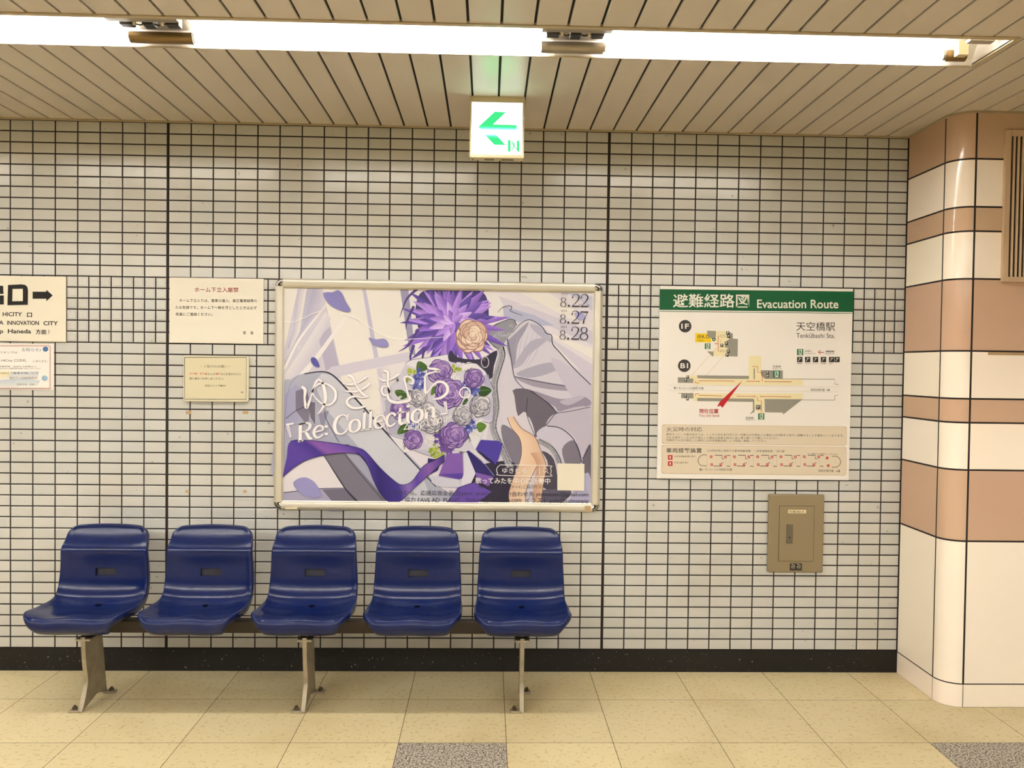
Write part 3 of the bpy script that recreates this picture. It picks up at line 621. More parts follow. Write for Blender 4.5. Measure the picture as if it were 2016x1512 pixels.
for i in range(59): s.c[-(59 - i)] = [list(tone(i)), list(tone(i + 1)), list(tone(i + 1)), list(tone(i))]
s.line(up_[2:], 1.1, ink(36, 28, 84), k=5); s.line(lo_, .9, ink(36, 28, 84), k=5)
# loose petals, the thin swirl and a painted lamp reflection
PT = ink(132, 128, 190)
for pts, c in ((c6(615, 280, 660, 262, 720, 262, 780, 238, 830, 280, 870, 370, 925, 470, 860, 482, 740, 440, 660, 370), PT), (c6(1130, 778, 1210, 795, 1310, 790, 1355, 850, 1330, 885, 1240, 880, 1170, 840), ink(140, 136, 192)), (c6(480, 1005, 530, 1010, 575, 1105, 520, 1100, 480, 1055), ink(92, 92, 172)),
               (c8(275, 1040, 350, 985, 440, 985, 530, 1050, 590, 1180, 470, 1205, 330, 1130), ink(150, 146, 198)), (c7(1560, 500, 1640, 490, 1690, 560, 1600, 570), ink(168, 166, 214))): s.blob(pts, c, k=6)
s.line(c6(172, 595, 280, 600, 400, 550, 500, 500, 600, 475), 1.2, ink(250, 248, 244)); s.line(c6(810, 490, 1000, 570, 1180, 680, 1350, 770, 1570, 792, 1990, 770), [1.4, 1.2, 1.2, 1.4, 1.0, .6], ink(250, 248, 244))
s.line(c7(690, 490, 750, 430, 830, 415, 850, 440, 830, 470, 870, 490, 970, 525), [.8, 1.2, .8], ink(30, 30, 50)); s.line(c7(900, 405, 1130, 410), .7, ink(242, 240, 236))  # short pale streak: a lamp's reflection painted into the print
# lettering
WH = ink(246, 243, 240); GL = ink(196, 186, 216)
def stroke(pts, w):
    s.line(pts, [q + 1.6 for q in w], GL, k=10); s.line(pts, w, WH, k=10)
stroke([(594.5, 761), (601, 768), (600, 785), (604, 802), (612, 783), (618, 765), (630, 755), (646, 757), (659, 768), (661, 782), (655, 793), (645, 797), (632, 793), (619, 780), (616, 768), (624, 750), (631, 749), (638, 762), (641, 785), (636, 802), (626, 815)], [3.5, 6, 3, 6, 2.5, 2.5, 3.5, 3, 5, 5, 3, 4, 3, 2, 3, 3.5, 3, 6, 6, 4, 1])
stroke(c6(835, 1295, 930, 1305, 1030, 1270, 1110, 1215), [1.5, 4, 3.5, 4.5]); stroke(c6(860, 1380, 980, 1385, 1080, 1345, 1145, 1290), [1.5, 4, 3.5, 4.5])
stroke(c6(900, 1200, 950, 1230, 990, 1320, 1060, 1410, 1120, 1440), [4.5, 5, 3, 5, 5]); stroke(c8(1118, 58, 1060, 72, 980, 58, 905, 80, 884, 130, 930, 180, 1010, 192, 1100, 165), [4, 2, 3, 4, 5, 5, 4, 3])
stroke(c6(1238, 1225, 1300, 1262, 1390, 1240, 1468, 1188), [1.5, 4, 3, 5]); stroke(c6(1300, 1148, 1348, 1175, 1345, 1290, 1360, 1370, 1345, 1420, 1300, 1425, 1275, 1375, 1300, 1325, 1345, 1345, 1370, 1420), [4, 5, 4, 5, 3, 4, 4, 3, 3, 5])
stroke(c8(1340, 40, 1370, 105, 1460, 128, 1590, 100, 1575, 40, 1545, -90) + c6(1530, 1235, 1575, 1215, 1630, 1250, 1625, 1295, 1590, 1292), [4, 5, 5, 5, 3, 3, 3, 4, 4, 2])
stroke(cb(580, 262, 600, 285, 660, 292, 722, 315, 660, 328, 560, 368, 548, 460, 552, 570, 580, 575, 640, 500, 710, 452, 780, 462, 825, 520, 815, 590, 740, 650, 640, 668), [1.5, 3, 4, 5, 2, 3, 3, 5, 3, 3, 4, 4, 5, 5, 4, 1])
s.line([(915.5 + 10.2 * math.cos(a), 773 + 10.2 * math.sin(a)) for a in np.linspace(0, 2 * math.pi, 24)], 2.6, WH, k=2)
GLY = {'R': (.80, [([(.12, 0), (.12, 1)], [.16]), ([(0, .03), (.28, .03)], [.06]), ([(0, .97), (.4, .97)], [.06]), ([(.12, .97), (.45, .97), (.62, .85), (.62, .68), (.45, .53), (.18, .52)], [.05, .06, .15, .15, .06, .05]), ([(.35, .52), (.5, .3), (.6, .08), (.76, .03)], [.06, .15, .14, .05])]),
 'e': (.60, [([(.08, .34), (.52, .36)], [.05]), ([(.52, .34), (.5, .55), (.3, .66), (.1, .52), (.05, .3), (.14, .06), (.32, 0), (.54, .12)], [.1, .09, .05, .12, .15, .1, .06, .04])]),
 'C': (.78, [([(.68, .78), (.6, .92), (.4, 1.0), (.16, .86), (.05, .5), (.16, .14), (.4, 0), (.62, .08), (.72, .26)], [.05, .07, .05, .13, .17, .13, .05, .06, .04]), ([(.71, .99), (.69, .68)], [.06])]),
 'o': (.63, [([(.3, .66), (.1, .54), (.05, .33), (.1, .1), (.3, 0), (.5, .12), (.55, .33), (.5, .54), (.3, .66)], [.05, .12, .15, .12, .05, .12, .15, .12, .05])]),
 'l': (.32, [([(.14, .02), (.14, 1)], [.14]), ([(0, .03), (.28, .03)], [.05]), ([(.0, .97), (.16, .97)], [.05])]),
 'c': (.56, [([(.5, .5), (.4, .62), (.26, .66), (.1, .52), (.05, .32), (.12, .08), (.3, 0), (.5, .12)], [.13, .08, .05, .12, .15, .1, .06, .04])]),
 't': (.42, [([(.16, .88), (.16, .2), (.24, .03), (.4, .1)], [.06, .14, .12, .04]), ([(.02, .63), (.38, .63)], [.05])]),
 'i': (.32, [([(.14, .02), (.14, .64)], [.14]), ([(0, .03), (.28, .03)], [.05]), ([(.02, .62), (.16, .62)], [.05]), ([(.14, .82), (.14, .94)], [.15])]),
 'n': (.68, [([(.13, .02), (.13, .64)], [.14]), ([(.13, .45), (.3, .63), (.45, .6), (.5, .45), (.5, .02)], [.04, .06, .12, .14, .14]), ([(0, .03), (.26, .03)], [.05]), ([(.38, .03), (.64, .03)], [.05]), ([(0, .62), (.14, .62)], [.05])]),
 ':': (.30, [([(.1, .04), (.1, .16)], [.15]), ([(.1, .46), (.1, .58)], [.15])]),
 '2': (.66, [([(.07, .7), (.12, .92), (.32, 1.0), (.52, .9), (.55, .7), (.42, .44), (.2, .2), (.03, .03)], [.05, .04, .04, .08, .11, .07, .05, .04]), ([(.03, .045), (.6, .045)], [.09]), ([(.59, .04), (.63, .22)], [.035]), ([(.07, .68), (.07, .78)], [.10])]),
 '7': (.66, [([(.04, .93), (.6, .93)], [.09]), ([(.06, .97), (.03, .76)], [.035]), ([(.58, .93), (.4, .56), (.28, .2), (.26, 0)], [.035, .05, .09, .12])]),
 '8': (.66, [([(.32, 1.0), (.15, .93), (.1, .76), (.16, .6), (.32, .53), (.48, .6), (.53, .76), (.48, .93), (.32, 1.0)], [.035, .07, .09, .06, .04, .07, .09, .06, .035]), ([(.32, .53), (.12, .44), (.04, .26), (.12, .07), (.32, 0), (.52, .07), (.59, .26), (.5, .44), (.32, .53)], [.04, .08, .09, .07, .035, .08, .10, .07, .04])])}
def word(body, pl, pr, h, c, shear=0., fat=0.):
    pl, pr = np.array(pl, float), np.array(pr, float); u = pr - pl; adv = sum(GLY[ch][0] for ch in body); k = 1 / adv; L = np.linalg.norm(u); nrm = np.array([u[1], -u[0]]) / L; x = 0.; s.lay += 1
    for ch in body:
        for pts, ws in GLY[ch][1]:
            P = [tuple(pl + u * (x + a + shear * b) * k + nrm * h * b) for a, b in pts]
            s.line(P, [q * h + fat for q in ws], c, up=0, k=5)
        x += GLY[ch][0]
for wd, pl, pr, h in (('Re:', (587, 870), (650, 856), 34), ('Collection', (656, 857), (860, 824), 37)):
    word(wd, pl, pr, h, GL, .2, 2.2); word(wd, pl, pr, h, WH, .2, .5)
for pts in (c8(188, 366, 280, 352, 284, 378, 232, 388, 262, 520, 228, 527),): s.poly(pts, GL); s.poly(c8(194, 372, 276, 360, 277, 372, 222, 382, 252, 516, 234, 520), WH); s.line(c8(210, 385, 238, 510), .9, ink(120, 108, 160))
s.poly(cb(770, 695, 815, 690, 835, 850, 740, 866, 735, 838, 795, 828), GL); s.poly(cb(778, 700, 810, 696, 828, 845, 744, 860, 741, 844, 802, 834), WH); s.line(cb(792, 704, 812, 838), .9, ink(120, 108, 160))
s.text('Zepp  Tour', (795, 852), (893, 833), 21, WH, bold=-.008, shear=.35)
INK = ink(52, 48, 62)
for yb, xl, xr, a, b in ((604, 1103, 1158, '8.', '22'), (637, 1102, 1157.5, '8.', '27'), (668.5, 1101.5, 1157, '8.', '28')):
    word('8', (xl, yb - .2), (xl + 12.5, yb), 18, INK); s.disc(xl + 16.8, yb - 1.8, 2.2, INK); word(b, (xl + 22, yb), (xr + 1.5, yb + .6), 25, INK)
    s.text('2024', (xl + 2, yb - 23.2), (xl + 14, yb - 23), 4, ink(130, 126, 140))
s.line([(985, 915), (1079, 916.5), (1083.5, 921), (1085, 927), (1083.5, 933), (1079, 937.5), (985, 935.5), (980, 932), (977.5, 925.5), (980, 919), (985, 915)], 1.2, WH, k=3)
s.text('ゆきむら', (989, 931.5), (1037, 932), 10.5, WH, bold=.0); s.rect(1061.8, 918.5, 1062.8, 934, WH)
s.line([(1073 + 4.3 * math.cos(a), 925 + 4.3 * math.sin(a)) for a in np.linspace(0, 2 * math.pi, 16)], .8, WH, k=2); s.line([(1076, 928), (1080, 932)], 1, WH)
s.text('歌ってみたを中心に活動中', (936, 952), (1083, 953), 12, WH, bold=.006)
s.text('携帯電話の使用マナーにご協力ください', (943, 961.5), (1083, 961.5), 6.6, ink(60, 52, 70))
s.text('ゆきむら。応援広告企画(@ykmr_ouen)', (774, 976.5), (962, 977), 11.5, INK); s.text('お問い合わせ先 ykmrouen@gmail.com', (974, 978.5), (1158, 979), 11.5, INK)
s.text('協力 FAVE AD  PLANT', (797, 989.5), (906, 989.5), 11.5, INK); s.text('fave-ad@oshiouen.com', (918, 990), (1026, 990.5), 11.5, INK); s.text('イラスト poly@salmonpig', (1034, 992), (1158, 993), 12.5, INK)
s.poly([(1097, 912), (1150.5, 913), (1150, 966), (1097, 965)], ink(236, 228, 208))
s.build('poster_print', M['print'], root, colors=True)

# ---------------------------------------------------------------- evacuation map board
def board(name, label, cat, x0, x1, z0, z1, th, color, r=0., group=None, mname='paper', bv=.0012):
    t = empty(name, ((x0 + x1) / 2, -.0015, z0), label, cat, group)
    mb = MB()
    if r > 0:
        pts = []
        for cx, cz, a0 in ((x1 - r, z1 - r, 0), (x0 + r, z1 - r, 90), (x0 + r, z0 + r, 180), (x1 - r, z0 + r, 270)):
            pts += [(cx + r * math.cos(math.radians(a0 + 90 * i / 6)), cz + r * math.sin(math.radians(a0 + 90 * i / 6))) for i in range(7)]
        mb.prism(pts, 1, -.0012, -th, 0, color)
    else: mb.box(x0, x1, -th, -.0012, z0, z1, 0, color)
    return t, mb.build('board', M[mname], t, colors=True, bevel=bv)
e = crop(1280, 540, 3.6)
t, _ = board('evacuation_sign', 'white and green evacuation route board with station floor plans and a green header', 'sign', 2.2505, 3.153, .9075, 1.8, .009, ink(244, 238, 230))
s = Sheet(-.0094); G = ink(0, 92, 48); BK = ink(38, 36, 36); W2 = ink(240, 236, 222)
s.poly(e(68, 105, 1440, 122, 1438, 268, 66, 252), G); s.line(e(66, 262, 1437, 277), 1.1, G)
s.text('避難経路図', *e(162, 236, 702, 236), 27, W2, bold=.012); s.text('Evacuation Route', *e(758, 240, 1334, 242), 17, W2, bold=.012)
def circ(x, y, tx):
    (px, py), = e(x, y); s.disc(px, py, 12.4, ink(62, 56, 56)); s.text(tx, (px - 7.6, py + 5), (px + 7.6, py + 5), 10, W2, bold=.02)
circ(248, 368, '1F'); circ(242, 648, 'B1')
s.text('天空橋駅', *e(1036, 400, 1310, 402), 17.5, BK); s.text('Tenkūbashi Sta.', *e(1036, 450, 1308, 452), 9.4, BK)
GY, YL, RD_ = ink(150, 146, 134), ink(240, 228, 182), ink(196, 40, 40)
s.poly(e(320, 418, 432, 420, 432, 484, 319, 482), ink(242, 206, 20)); s.text('改札口', *e(334, 455, 418, 456), 7.5, BK, bold=.01); s.text('Gate', *e(334, 474, 378, 474), 3.8, BK)
s.poly(e(404, 400, 466, 402, 465, 470, 404, 440), GY); s.poly(e(466, 402, 532, 403, 585, 422, 552, 460, 548, 580, 450, 580, 448, 548, 480, 512, 464, 470), YL); s.poly(e(548, 404, 586, 420, 586, 456, 622, 458, 620, 583, 548, 581, 548, 520, 530, 520, 530, 480, 560, 460), GY)
s.poly(e(402, 546, 450, 548, 448, 582, 440, 581), GY)
def picto(x, y, w_=22, h_=24, c=None, k=0):
    s.poly(e(x - w_ / 2, y - h_ / 2, x + w_ / 2, y - h_ / 2, x + w_ / 2, y + h_ / 2, x - w_ / 2, y + h_ / 2), c or BK)
    s.line(e(x - w_ * .25, y + h_ * .28, x, y - h_ * .1, x + w_ * .28, y - h_ * .25), 1.0, W2, k=2); s.disc(*e(x - w_ * .1, y - h_ * .28)[0], 1.0, W2, n=8)
for x, y in ((550, 416), (555, 440), (540, 490), (508, 504), (553, 546), (545, 572)): picto(x, y)
def exit_pic(x, y, q):
    s.poly(e(x - q, y - q, x + q, y - q, x + q, y + q, x - q, y + q), ink(0, 110, 66)); s.poly(e(x - q * .5, y - q * .8, x + q * .6, y - q * .8, x + q * .6, y + q * .85, x - q * .5, y + q * .85), ink(226, 234, 220))
    g_ = ink(0, 100, 60); s.disc(*e(x - q * .05, y - q * .5)[0], q * .055, g_, n=8); s.line(e(x, y - q * .3, x - q * .02, y + q * .15, x - q * .35, y + q * .7), q * .06, g_, k=3); s.line(e(x, y + q * .1, x + q * .35, y + q * .35, x + q * .4, y + q * .7), q * .05, g_, k=3); s.line(e(x - q * .35, y, x, y - q * .25, x + q * .4, y - q * .05), q * .045, g_, k=3)
exit_pic(407, 510, 20)
s.disc(*e(451, 463)[0], 3.3, ink(20, 80, 50)); s.disc(*e(451, 463)[0], 1.3, W2)
R1 = 1.0
def red(*a): s.line(e(*a), R1, RD_, k=1)
def head(x, y, dx, dy, q=8): s.poly(e(x, y, x - dx * q - dy * q * .6, y - dy * q - dx * q * .6, x - dx * q + dy * q * .6, y - dy * q + dx * q * .6), RD_)
red(500, 438, 482, 438, 482, 545, 505, 545); red(482, 492, 462, 492); head(456, 492, -1, 0)
for y in (432, 444, 538, 550): s.line(e(498, y, 540, y), .6, ink(120, 116, 108))
s.line(e(500, 484, 500, 470), .5, BK)
for a in ((420, 575, 290, 722), (525, 575, 370, 745), (470, 520, 420, 575), (360, 750, 290, 845)): s.line(e(*a), .5, ink(206, 160, 140))
s.poly(e(334, 716, 704, 720, 704, 742, 410, 740, 334, 736), GY); s.poly(e(196, 730, 306, 732, 305, 771, 196, 769), GY)
s.poly(e(276, 716, 334, 716, 334, 738, 700, 744, 700, 578, 786, 578, 786, 680, 812, 720, 812, 742, 1082, 744, 1082, 788, 306, 782, 306, 740, 276, 738), YL)
s.poly(e(785, 680, 940, 682, 940, 744, 812, 742, 785, 712), GY); s.poly(e(733, 668, 742, 668, 742, 744, 733, 744), GY)
picto(266, 727, 18, 22); picto(252, 750, 18, 22); picto(832, 698, 18, 24); picto(832, 722, 18, 18); exit_pic(895, 708, 24)
s.line(e(940, 742, 1308, 744, 1308, 778, 1334, 780), 1.1, GY, k=1); s.line(e(1308, 892, 1308, 860, 1332, 858), 1.1, GY, k=1); s.line(e(1075, 890, 1308, 892), 1.1, GY)
s.line(e(126, 786, 1330, 798), .4, ink(206, 196, 180)); s.line(e(126, 822, 1330, 834), .4, ink(206, 196, 180))
red(598, 757, 346, 754, 344, 770, 322, 769); head(314, 763, -1, 0); red(680, 758, 770, 759); head(778, 760, 1, 0); red(1002, 762, 818, 760); head(810, 760, -1, 0); red(724, 653, 762, 654, 762, 695, 794, 696); head(803, 697, 1, 0); red(795, 760, 795, 718); head(795, 712, 0, -1)
s.text('京急線', *e(869, 661, 926, 661), 4.4, BK); s.text('Keikyū Line', *e(868, 674, 934, 675), 2.6, BK)
s.line(e(192, 805, 168, 805), 1.0, BK); s.line(e(178, 797, 168, 805, 178, 813), 1.0, BK, k=1); s.text('モノレール浜松町方面', *e(202, 815, 378, 817), 5, BK); s.text('羽田空港方面', *e(1136, 827, 1236, 829), 5, BK)
s.line(e(1248, 820, 1272, 820), 1.0, BK); s.line(e(1263, 811, 1272, 820, 1263, 829), 1.0, BK, k=1)
s.poly(e(306, 843, 1082, 845, 1080, 885, 810, 885, 806, 925, 735, 925, 735, 882, 334, 878, 334, 898, 306, 898), YL); s.poly(e(334, 876, 732, 882, 732, 904, 334, 898), GY); s.line(e(198, 843, 306, 844), 1.0, GY); s.poly(e(220, 843, 306, 844, 306, 880, 220, 878), GY)
s.poly(e(810, 883, 1080, 886, 942, 994, 940, 980, 812, 978), GY); s.poly(e(736, 925, 806, 925, 806, 988, 770, 985, 740, 960), YL); s.poly(e(728, 885, 738, 885, 740, 975, 705, 992, 728, 965), GY); s.poly(e(748, 925, 785, 925, 785, 960, 748, 960), GY)
picto(250, 862, 18, 22); picto(264, 884, 18, 20); picto(765, 943, 20, 24); exit_pic(787, 1008, 22)
red(508, 862, 346, 858, 344, 846, 324, 846); head(316, 854, -1, 0); red(612, 864, 740, 865); head(748, 866, 1, 0); red(1000, 869, 786, 866); head(778, 866, -1, 0); red(760, 870, 762, 896, 788, 898, 788, 968); head(788, 980, 0, 1)
s.text('京急線', *e(676, 1025, 731, 1025), 4.2, BK); s.text('Keikyū Line', *e(676, 1036, 744, 1037), 2.6, BK)
s.poly(e(655, 752, 512, 946, 497, 930, 474, 940, 492, 905), ink(190, 26, 34))
s.text('現在位置', *e(346, 986, 484, 986), 9.2, ink(190, 26, 34), bold=.012); s.text('You are here', *e(345, 1010, 488, 1011), 5.6, ink(190, 26, 34))
exit_pic(1063, 552, 22); s.text('非常口', *e(1098, 552, 1144, 552), 4, BK); s.text('Emergency exit', *e(1098, 566, 1172, 566), 2.2, BK)
s.line(e(1230, 553, 1192, 552), 1.2, RD_); s.line(e(1208, 536, 1192, 552, 1208, 568), 1.2, RD_, k=1); s.text('避難経路', *e(1242, 554, 1304, 554), 4, BK); s.text('Evacuation route', *e(1240, 566, 1306, 567), 2.2, BK)
for x, tx in ((1060, '階段'), (1116, 'エスカレーター'), (1172, 'エレベーター'), (1228, '消火器')):
    picto(x, 604, 38, 38); s.text(tx, *e(x - 18, 637, x + 16, 637), 2.8, BK)
picto(1286, 604, 38, 38); picto(1325, 604, 36, 38); s.text('お手洗', *e(1268, 638, 1292, 638), 2.8, BK)
PB, PE = ink(226, 212, 188), ink(206, 176, 136)
def rbox(x0, y0, x1, y1, dy):
    P = e(x0 + 14, y0, x1 - 14, y0 + dy, x1 - 3, y0 + dy + 4, x1, y0 + dy + 16, x1, y1 + dy - 14, x1 - 12, y1 + dy, x0 + 12, y1, x0 + 2, y1 - 4, x0, y1 - 14, x0, y0 + 14, x0 + 4, y0 + 3); s.poly(P, PE)
    P = e(x0 + 16, y0 + 3, x1 - 16, y0 + dy + 3, x1 - 3, y0 + dy + 18, x1 - 3, y1 + dy - 16, x1 - 14, y1 + dy - 3, x0 + 14, y1 - 3, x0 + 3, y1 - 16, x0 + 3, y0 + 16); s.poly(P, PB)
rbox(84, 1065, 1392, 1200, 14); rbox(82, 1210, 1390, 1412, 14)
s.text('火災時の対応', *e(116, 1115, 368, 1115), 9.2, BK)
s.text('東京モノレール株式会社では、トンネル内を走行中に万一列車火災が発生した場合には次駅まで走行し避難することを基本としております。', *e(114, 1142, 1372, 1152), 4.7, BK)
s.text('やむを得ずトンネル内で停止した場合は係員の指示に従い落ち着いて行動してください。', *e(114, 1165, 910, 1170), 4.7, BK); s.text('列車内で火災が発生した場合には非常通報装置により係員に通報してください。', *e(114, 1184, 828, 1190), 4.7, BK)
s.text('車両搭載装置', *e(114, 1266, 366, 1266), 9.6, BK, bold=.01); s.text('火災発生時に使用する車両搭載装置　・非常通報装置 ・消火器', *e(402, 1258, 952, 1262), 4.4, BK); s.text('※一部異なる車両もございます。', *e(1116, 1278, 1334, 1281), 3.4, BK)
for y, tx, w_ in ((1297, 'は非常通報装置を表す', 322), (1341, 'は消火器を表す', 272)):
    s.poly(e(126, y - 16, 158, y - 16, 158, y + 17, 126, y + 17), RD_); s.line(e(142, y - 8, 142, y + 9), 2.4, W2); s.text(tx, *e(170, y, w_, y + 1), 3.8, BK)
s.line(e(402, 1282, 372, 1280, 348, 1296, 340, 1320, 346, 1342, 366, 1356, 402, 1358), 1.0, BK, k=4); s.line(e(1286, 1290, 1318, 1290, 1340, 1304, 1349, 1328, 1342, 1352, 1318, 1366, 1286, 1366), 1.0, BK, k=4)
for k in range(5):
    x = 458 + k * 165; s.line(e(x, 1282, x + 52, 1283, x + 52, 1308, x + 66, 1309), 1.2, BK, k=1); s.line(e(x - 8, 1359, x + 46, 1360, x + 50, 1336, x + 62, 1335), 1.2, BK, k=1); s.line(e(x + 86, 1284, x + 110, 1284), 1.2, BK); s.line(e(x + 84, 1360, x + 110, 1361), 1.2, BK)
    for xx, yy in ((x - 26, 1293), (x + 76, 1294), (x - 22, 1349), (x + 42, 1349)):
        s.poly(e(xx - 9, yy - 9, xx + 9, yy - 9, xx + 9, yy + 9, xx - 9, yy + 9), ink(204, 80, 76)); s.line(e(xx - 4, yy + 4, xx + 4, yy - 4), .8, W2)
    s.line(e(x - 55, 1286, x - 55, 1356), .4, ink(170, 160, 150)); s.line(e(x + 78, 1300, x + 78, 1345), .4, ink(170, 160, 150))
for xx, yy in ((1254, 1302), (1262, 1356)): s.poly(e(xx - 9, yy - 9, xx + 9, yy - 9, xx + 9, yy + 9, xx - 9, yy + 9), ink(204, 80, 76))
s.line(e(376, 1384, 350, 1384), 1.0, BK); s.line(e(361, 1373, 350, 1384, 361, 1395), 1.0, BK, k=1); s.text('モノレール浜松町方面', *e(388, 1392, 580, 1393), 5, BK)
s.text('羽田空港方面', *e(1190, 1401, 1300, 1402), 5, BK); s.line(e(1316, 1394, 1344, 1394), 1.0, BK); s.line(e(1333, 1383, 1344, 1394, 1333, 1405), 1.0, BK, k=1)
s.build('printed_map', M['paper'], t, colors=True)

# ---------------------------------------------------------------- notices left of the poster
def px(*a): return [(x, y) for x, y in zip(a[::2], a[1::2])]
q = crop(0, 530, 6.05); NK = ink(24, 20, 18)
t, _ = board('exit_direction_sign', 'white direction sign with a thick black arrow pointing right, at the left photo edge', 'sign', -1.35, -.452, 1.503, 1.798, .008, ink(238, 230, 210))
s = Sheet(-.0084)
s.poly(q(95, 188, 250, 180, 300, 186, 325, 210, 334, 250, 332, 425, 88, 430), NK); s.poly(q(150, 235, 272, 233, 272, 380, 146, 382), ink(238, 230, 210), up=2)
s.poly(q(388, 268, 552, 268, 552, 245, 628, 312, 552, 382, 552, 352, 388, 352), NK)
s.poly(q(-40, 195, 38, 198, 42, 295, -40, 295), NK); s.poly(q(-40, 312, 46, 312, 46, 420, -40, 422), NK); s.poly(q(-150, 195, -75, 195, -75, 295, -150, 295), NK); s.poly(q(-150, 312, -75, 312, -75, 422, -150, 422), NK); s.poly(q(-76, 160, -39, 160, -39, 422, -76, 422), NK)
s.text('HICITY', *q(32, 560, 262, 562), 8.2, NK, bold=.022); s.text('口', *q(322, 572, 382, 572), 9, NK, bold=.03)
s.text('HANEDA', *q(-250, 660, 42, 660), 8.2, NK, bold=.022); s.text('INNOVATION', *q(84, 664, 464, 666), 8.4, NK, bold=.022); s.text('CITY', *q(516, 668, 690, 670), 8.2, NK, bold=.022)
s.text('(Zepp', *q(-190, 775, 38, 777), 10.5, NK, bold=.022); s.text('Haneda', *q(94, 764, 370, 766), 8.6, NK, bold=.022); s.text('方面', *q(424, 775, 552, 777), 9.6, NK, bold=.02); s.text(')', *q(568, 775, 584, 777), 10, NK)
s.build('lettering', M['paper'], t, colors=True)

t, _ = board('paper_notice', 'paper notice with pink border and pale blue wash, directly below the black arrow sign', 'notice', -1.05, -.508, 1.283, 1.494, .0022, ink(246, 240, 232), bv=0)
s = Sheet(-.0026); PKB = ink(206, 168, 162)
s.poly(q(-200, 905, 605, 908, 600, 925, -200, 922), ink(222, 200, 192)); s.poly(q(588, 908, 610, 908, 606, 1435, 586, 1433), ink(222, 200, 192)); s.poly(q(-200, 1412, 606, 1418, 606, 1436, -200, 1432), ink(222, 200, 192))
for i in range(34):
    x = -190 + i * 23; s.poly(q(x, 900, x + 12, 900, x + 16, 914, x + 4, 914), PKB, up=0); s.poly(q(x, 1410, x + 12, 1411, x + 16, 1426, x + 4, 1425), PKB, up=0)
for i in range(22): y = 925 + i * 23; s.poly(q(592, y, 606, y + 4, 604, y + 15, 590, y + 11), PKB, up=0)
s.grad(q(-200, 1215, 140, 1220), q(-200, 1310, 100, 1300), ink(240, 226, 178), ink(238, 228, 206)); s.grad(q(140, 1222, 465, 1218), q(80, 1300, 450, 1290), ink(206, 212, 220), ink(226, 222, 216)); s.grad(q(-200, 1330, 300, 1300, 480, 1330), q(-200, 1410, 300, 1395, 440, 1390), ink(198, 210, 222), ink(226, 224, 218))
BL = ink(78, 118, 168); GB = ink(110, 108, 112)
s.text('お知らせ♪', *q(262, 980, 488, 982), 7.4, ink(84, 110, 160)); s.disc(*q(542, 952)[0], 5.4, BL, ry=5); s.disc(*q(532, 1298)[0], 6, ink(160, 190, 216), ry=5.4)
s.text('天空橋駅スタンプは', *q(-180, 1003, 205, 1005), 4.2, GB); s.text('HICity 口改札', *q(14, 1108, 318, 1110), 6.6, ink(90, 88, 92)); s.text('にあります。', *q(394, 1108, 570, 1110), 4.2, GB)
s.text('スタンプ設置時間　始発から終電まで', *q(-150, 1165, 430, 1167), 2.6, GB); s.text('改札内にございますのでご利用の際は係員へお申し付けください', *q(-150, 1190, 485, 1191), 2.6, GB)
s.text('HICity HALL「電車市場」にて', *q(-120, 1254, 455, 1256), 5, ink(90, 86, 84)); s.text('自社グッズ好評発売中!', *q(118, 1312, 446, 1314), 5.4, ink(96, 94, 100)); s.text('電車市場　営業', *q(202, 1382, 408, 1384), 3.6, GB)
s.build('printing', M['paper'], t, colors=True)

t, _ = board('station_notice', 'white notice with a red heading and black text, left of the large poster', 'notice', .012, .435, 1.5065, 1.803, .007, ink(238, 231, 214))
s = Sheet(-.0074); z = crop(320, 540, 5.4); RE = ink(150, 22, 30)
s.text('ホーム下立入厳禁', *z(340, 190, 808, 192), 9.8, RE, bold=.008); s.build('heading', M['paper'], t, colors=True); s = Sheet(-.0074); s.text('ホーム下立入りは、電車の進入、高圧電車線等の', *z(178, 296, 1004, 300), 6.6, NK, bold=.006)
s.text('ため危険です。ホーム下へ物を落としたときは必ず', *z(138, 370, 1002, 376), 6.6, NK, bold=.006); s.text('係員にご連絡ください。', *z(138, 442, 532, 444), 6.6, NK, bold=.006)
s.build('body_text', M['paper'], t, colors=True); s = Sheet(-.0074); s.text('駅', *z(858, 640, 888, 640), 6.2, NK, bold=.01); s.text('長', *z(934, 641, 966, 641), 6.2, NK, bold=.01)
s.build('signature', M['paper'], t, colors=True)

t, _ = board('request_notice', 'small cream notice with rounded corners and thin black border, below the red-headed notice', 'notice', .0775, .3715, 1.2405, 1.4505, .012, ink(222, 214, 186), r=.012)
s = Sheet(-.0124)
s.poly(z(243, 888, 884, 890, 882, 1324, 240, 1322), ink(222, 212, 180))
s.line(z(236, 882, 892, 884, 890, 1330, 234, 1328, 236, 882), 1.1, ink(50, 48, 44), k=1)
s.text('− ご協力のお願い −', *z(402, 992, 722, 994), 5.2, NK)
s.text('不審物・不審者', *z(288, 1070, 474, 1071), 4.6, ink(196, 50, 40), bold=.012); s.text('および', *z(480, 1072, 558, 1072), 4.0, NK, bold=.008); s.text('悪戯', *z(562, 1072, 612, 1072), 4.6, ink(196, 50, 40), bold=.012); s.text('などを見かけたら', *z(618, 1073, 832, 1074), 4.4, NK, bold=.008)
s.text('駅係員までお申し出ください。', *z(288, 1120, 652, 1122), 4.4, NK, bold=.01); s.text('（防犯カメラ 作動中）', *z(448, 1196, 674, 1197), 4.2, NK, bold=.008); s.text('駅長', *z(832, 1262, 860, 1262), 2.4, NK, bold=.02)
s.build('lettering', M['paper'], t, colors=True)

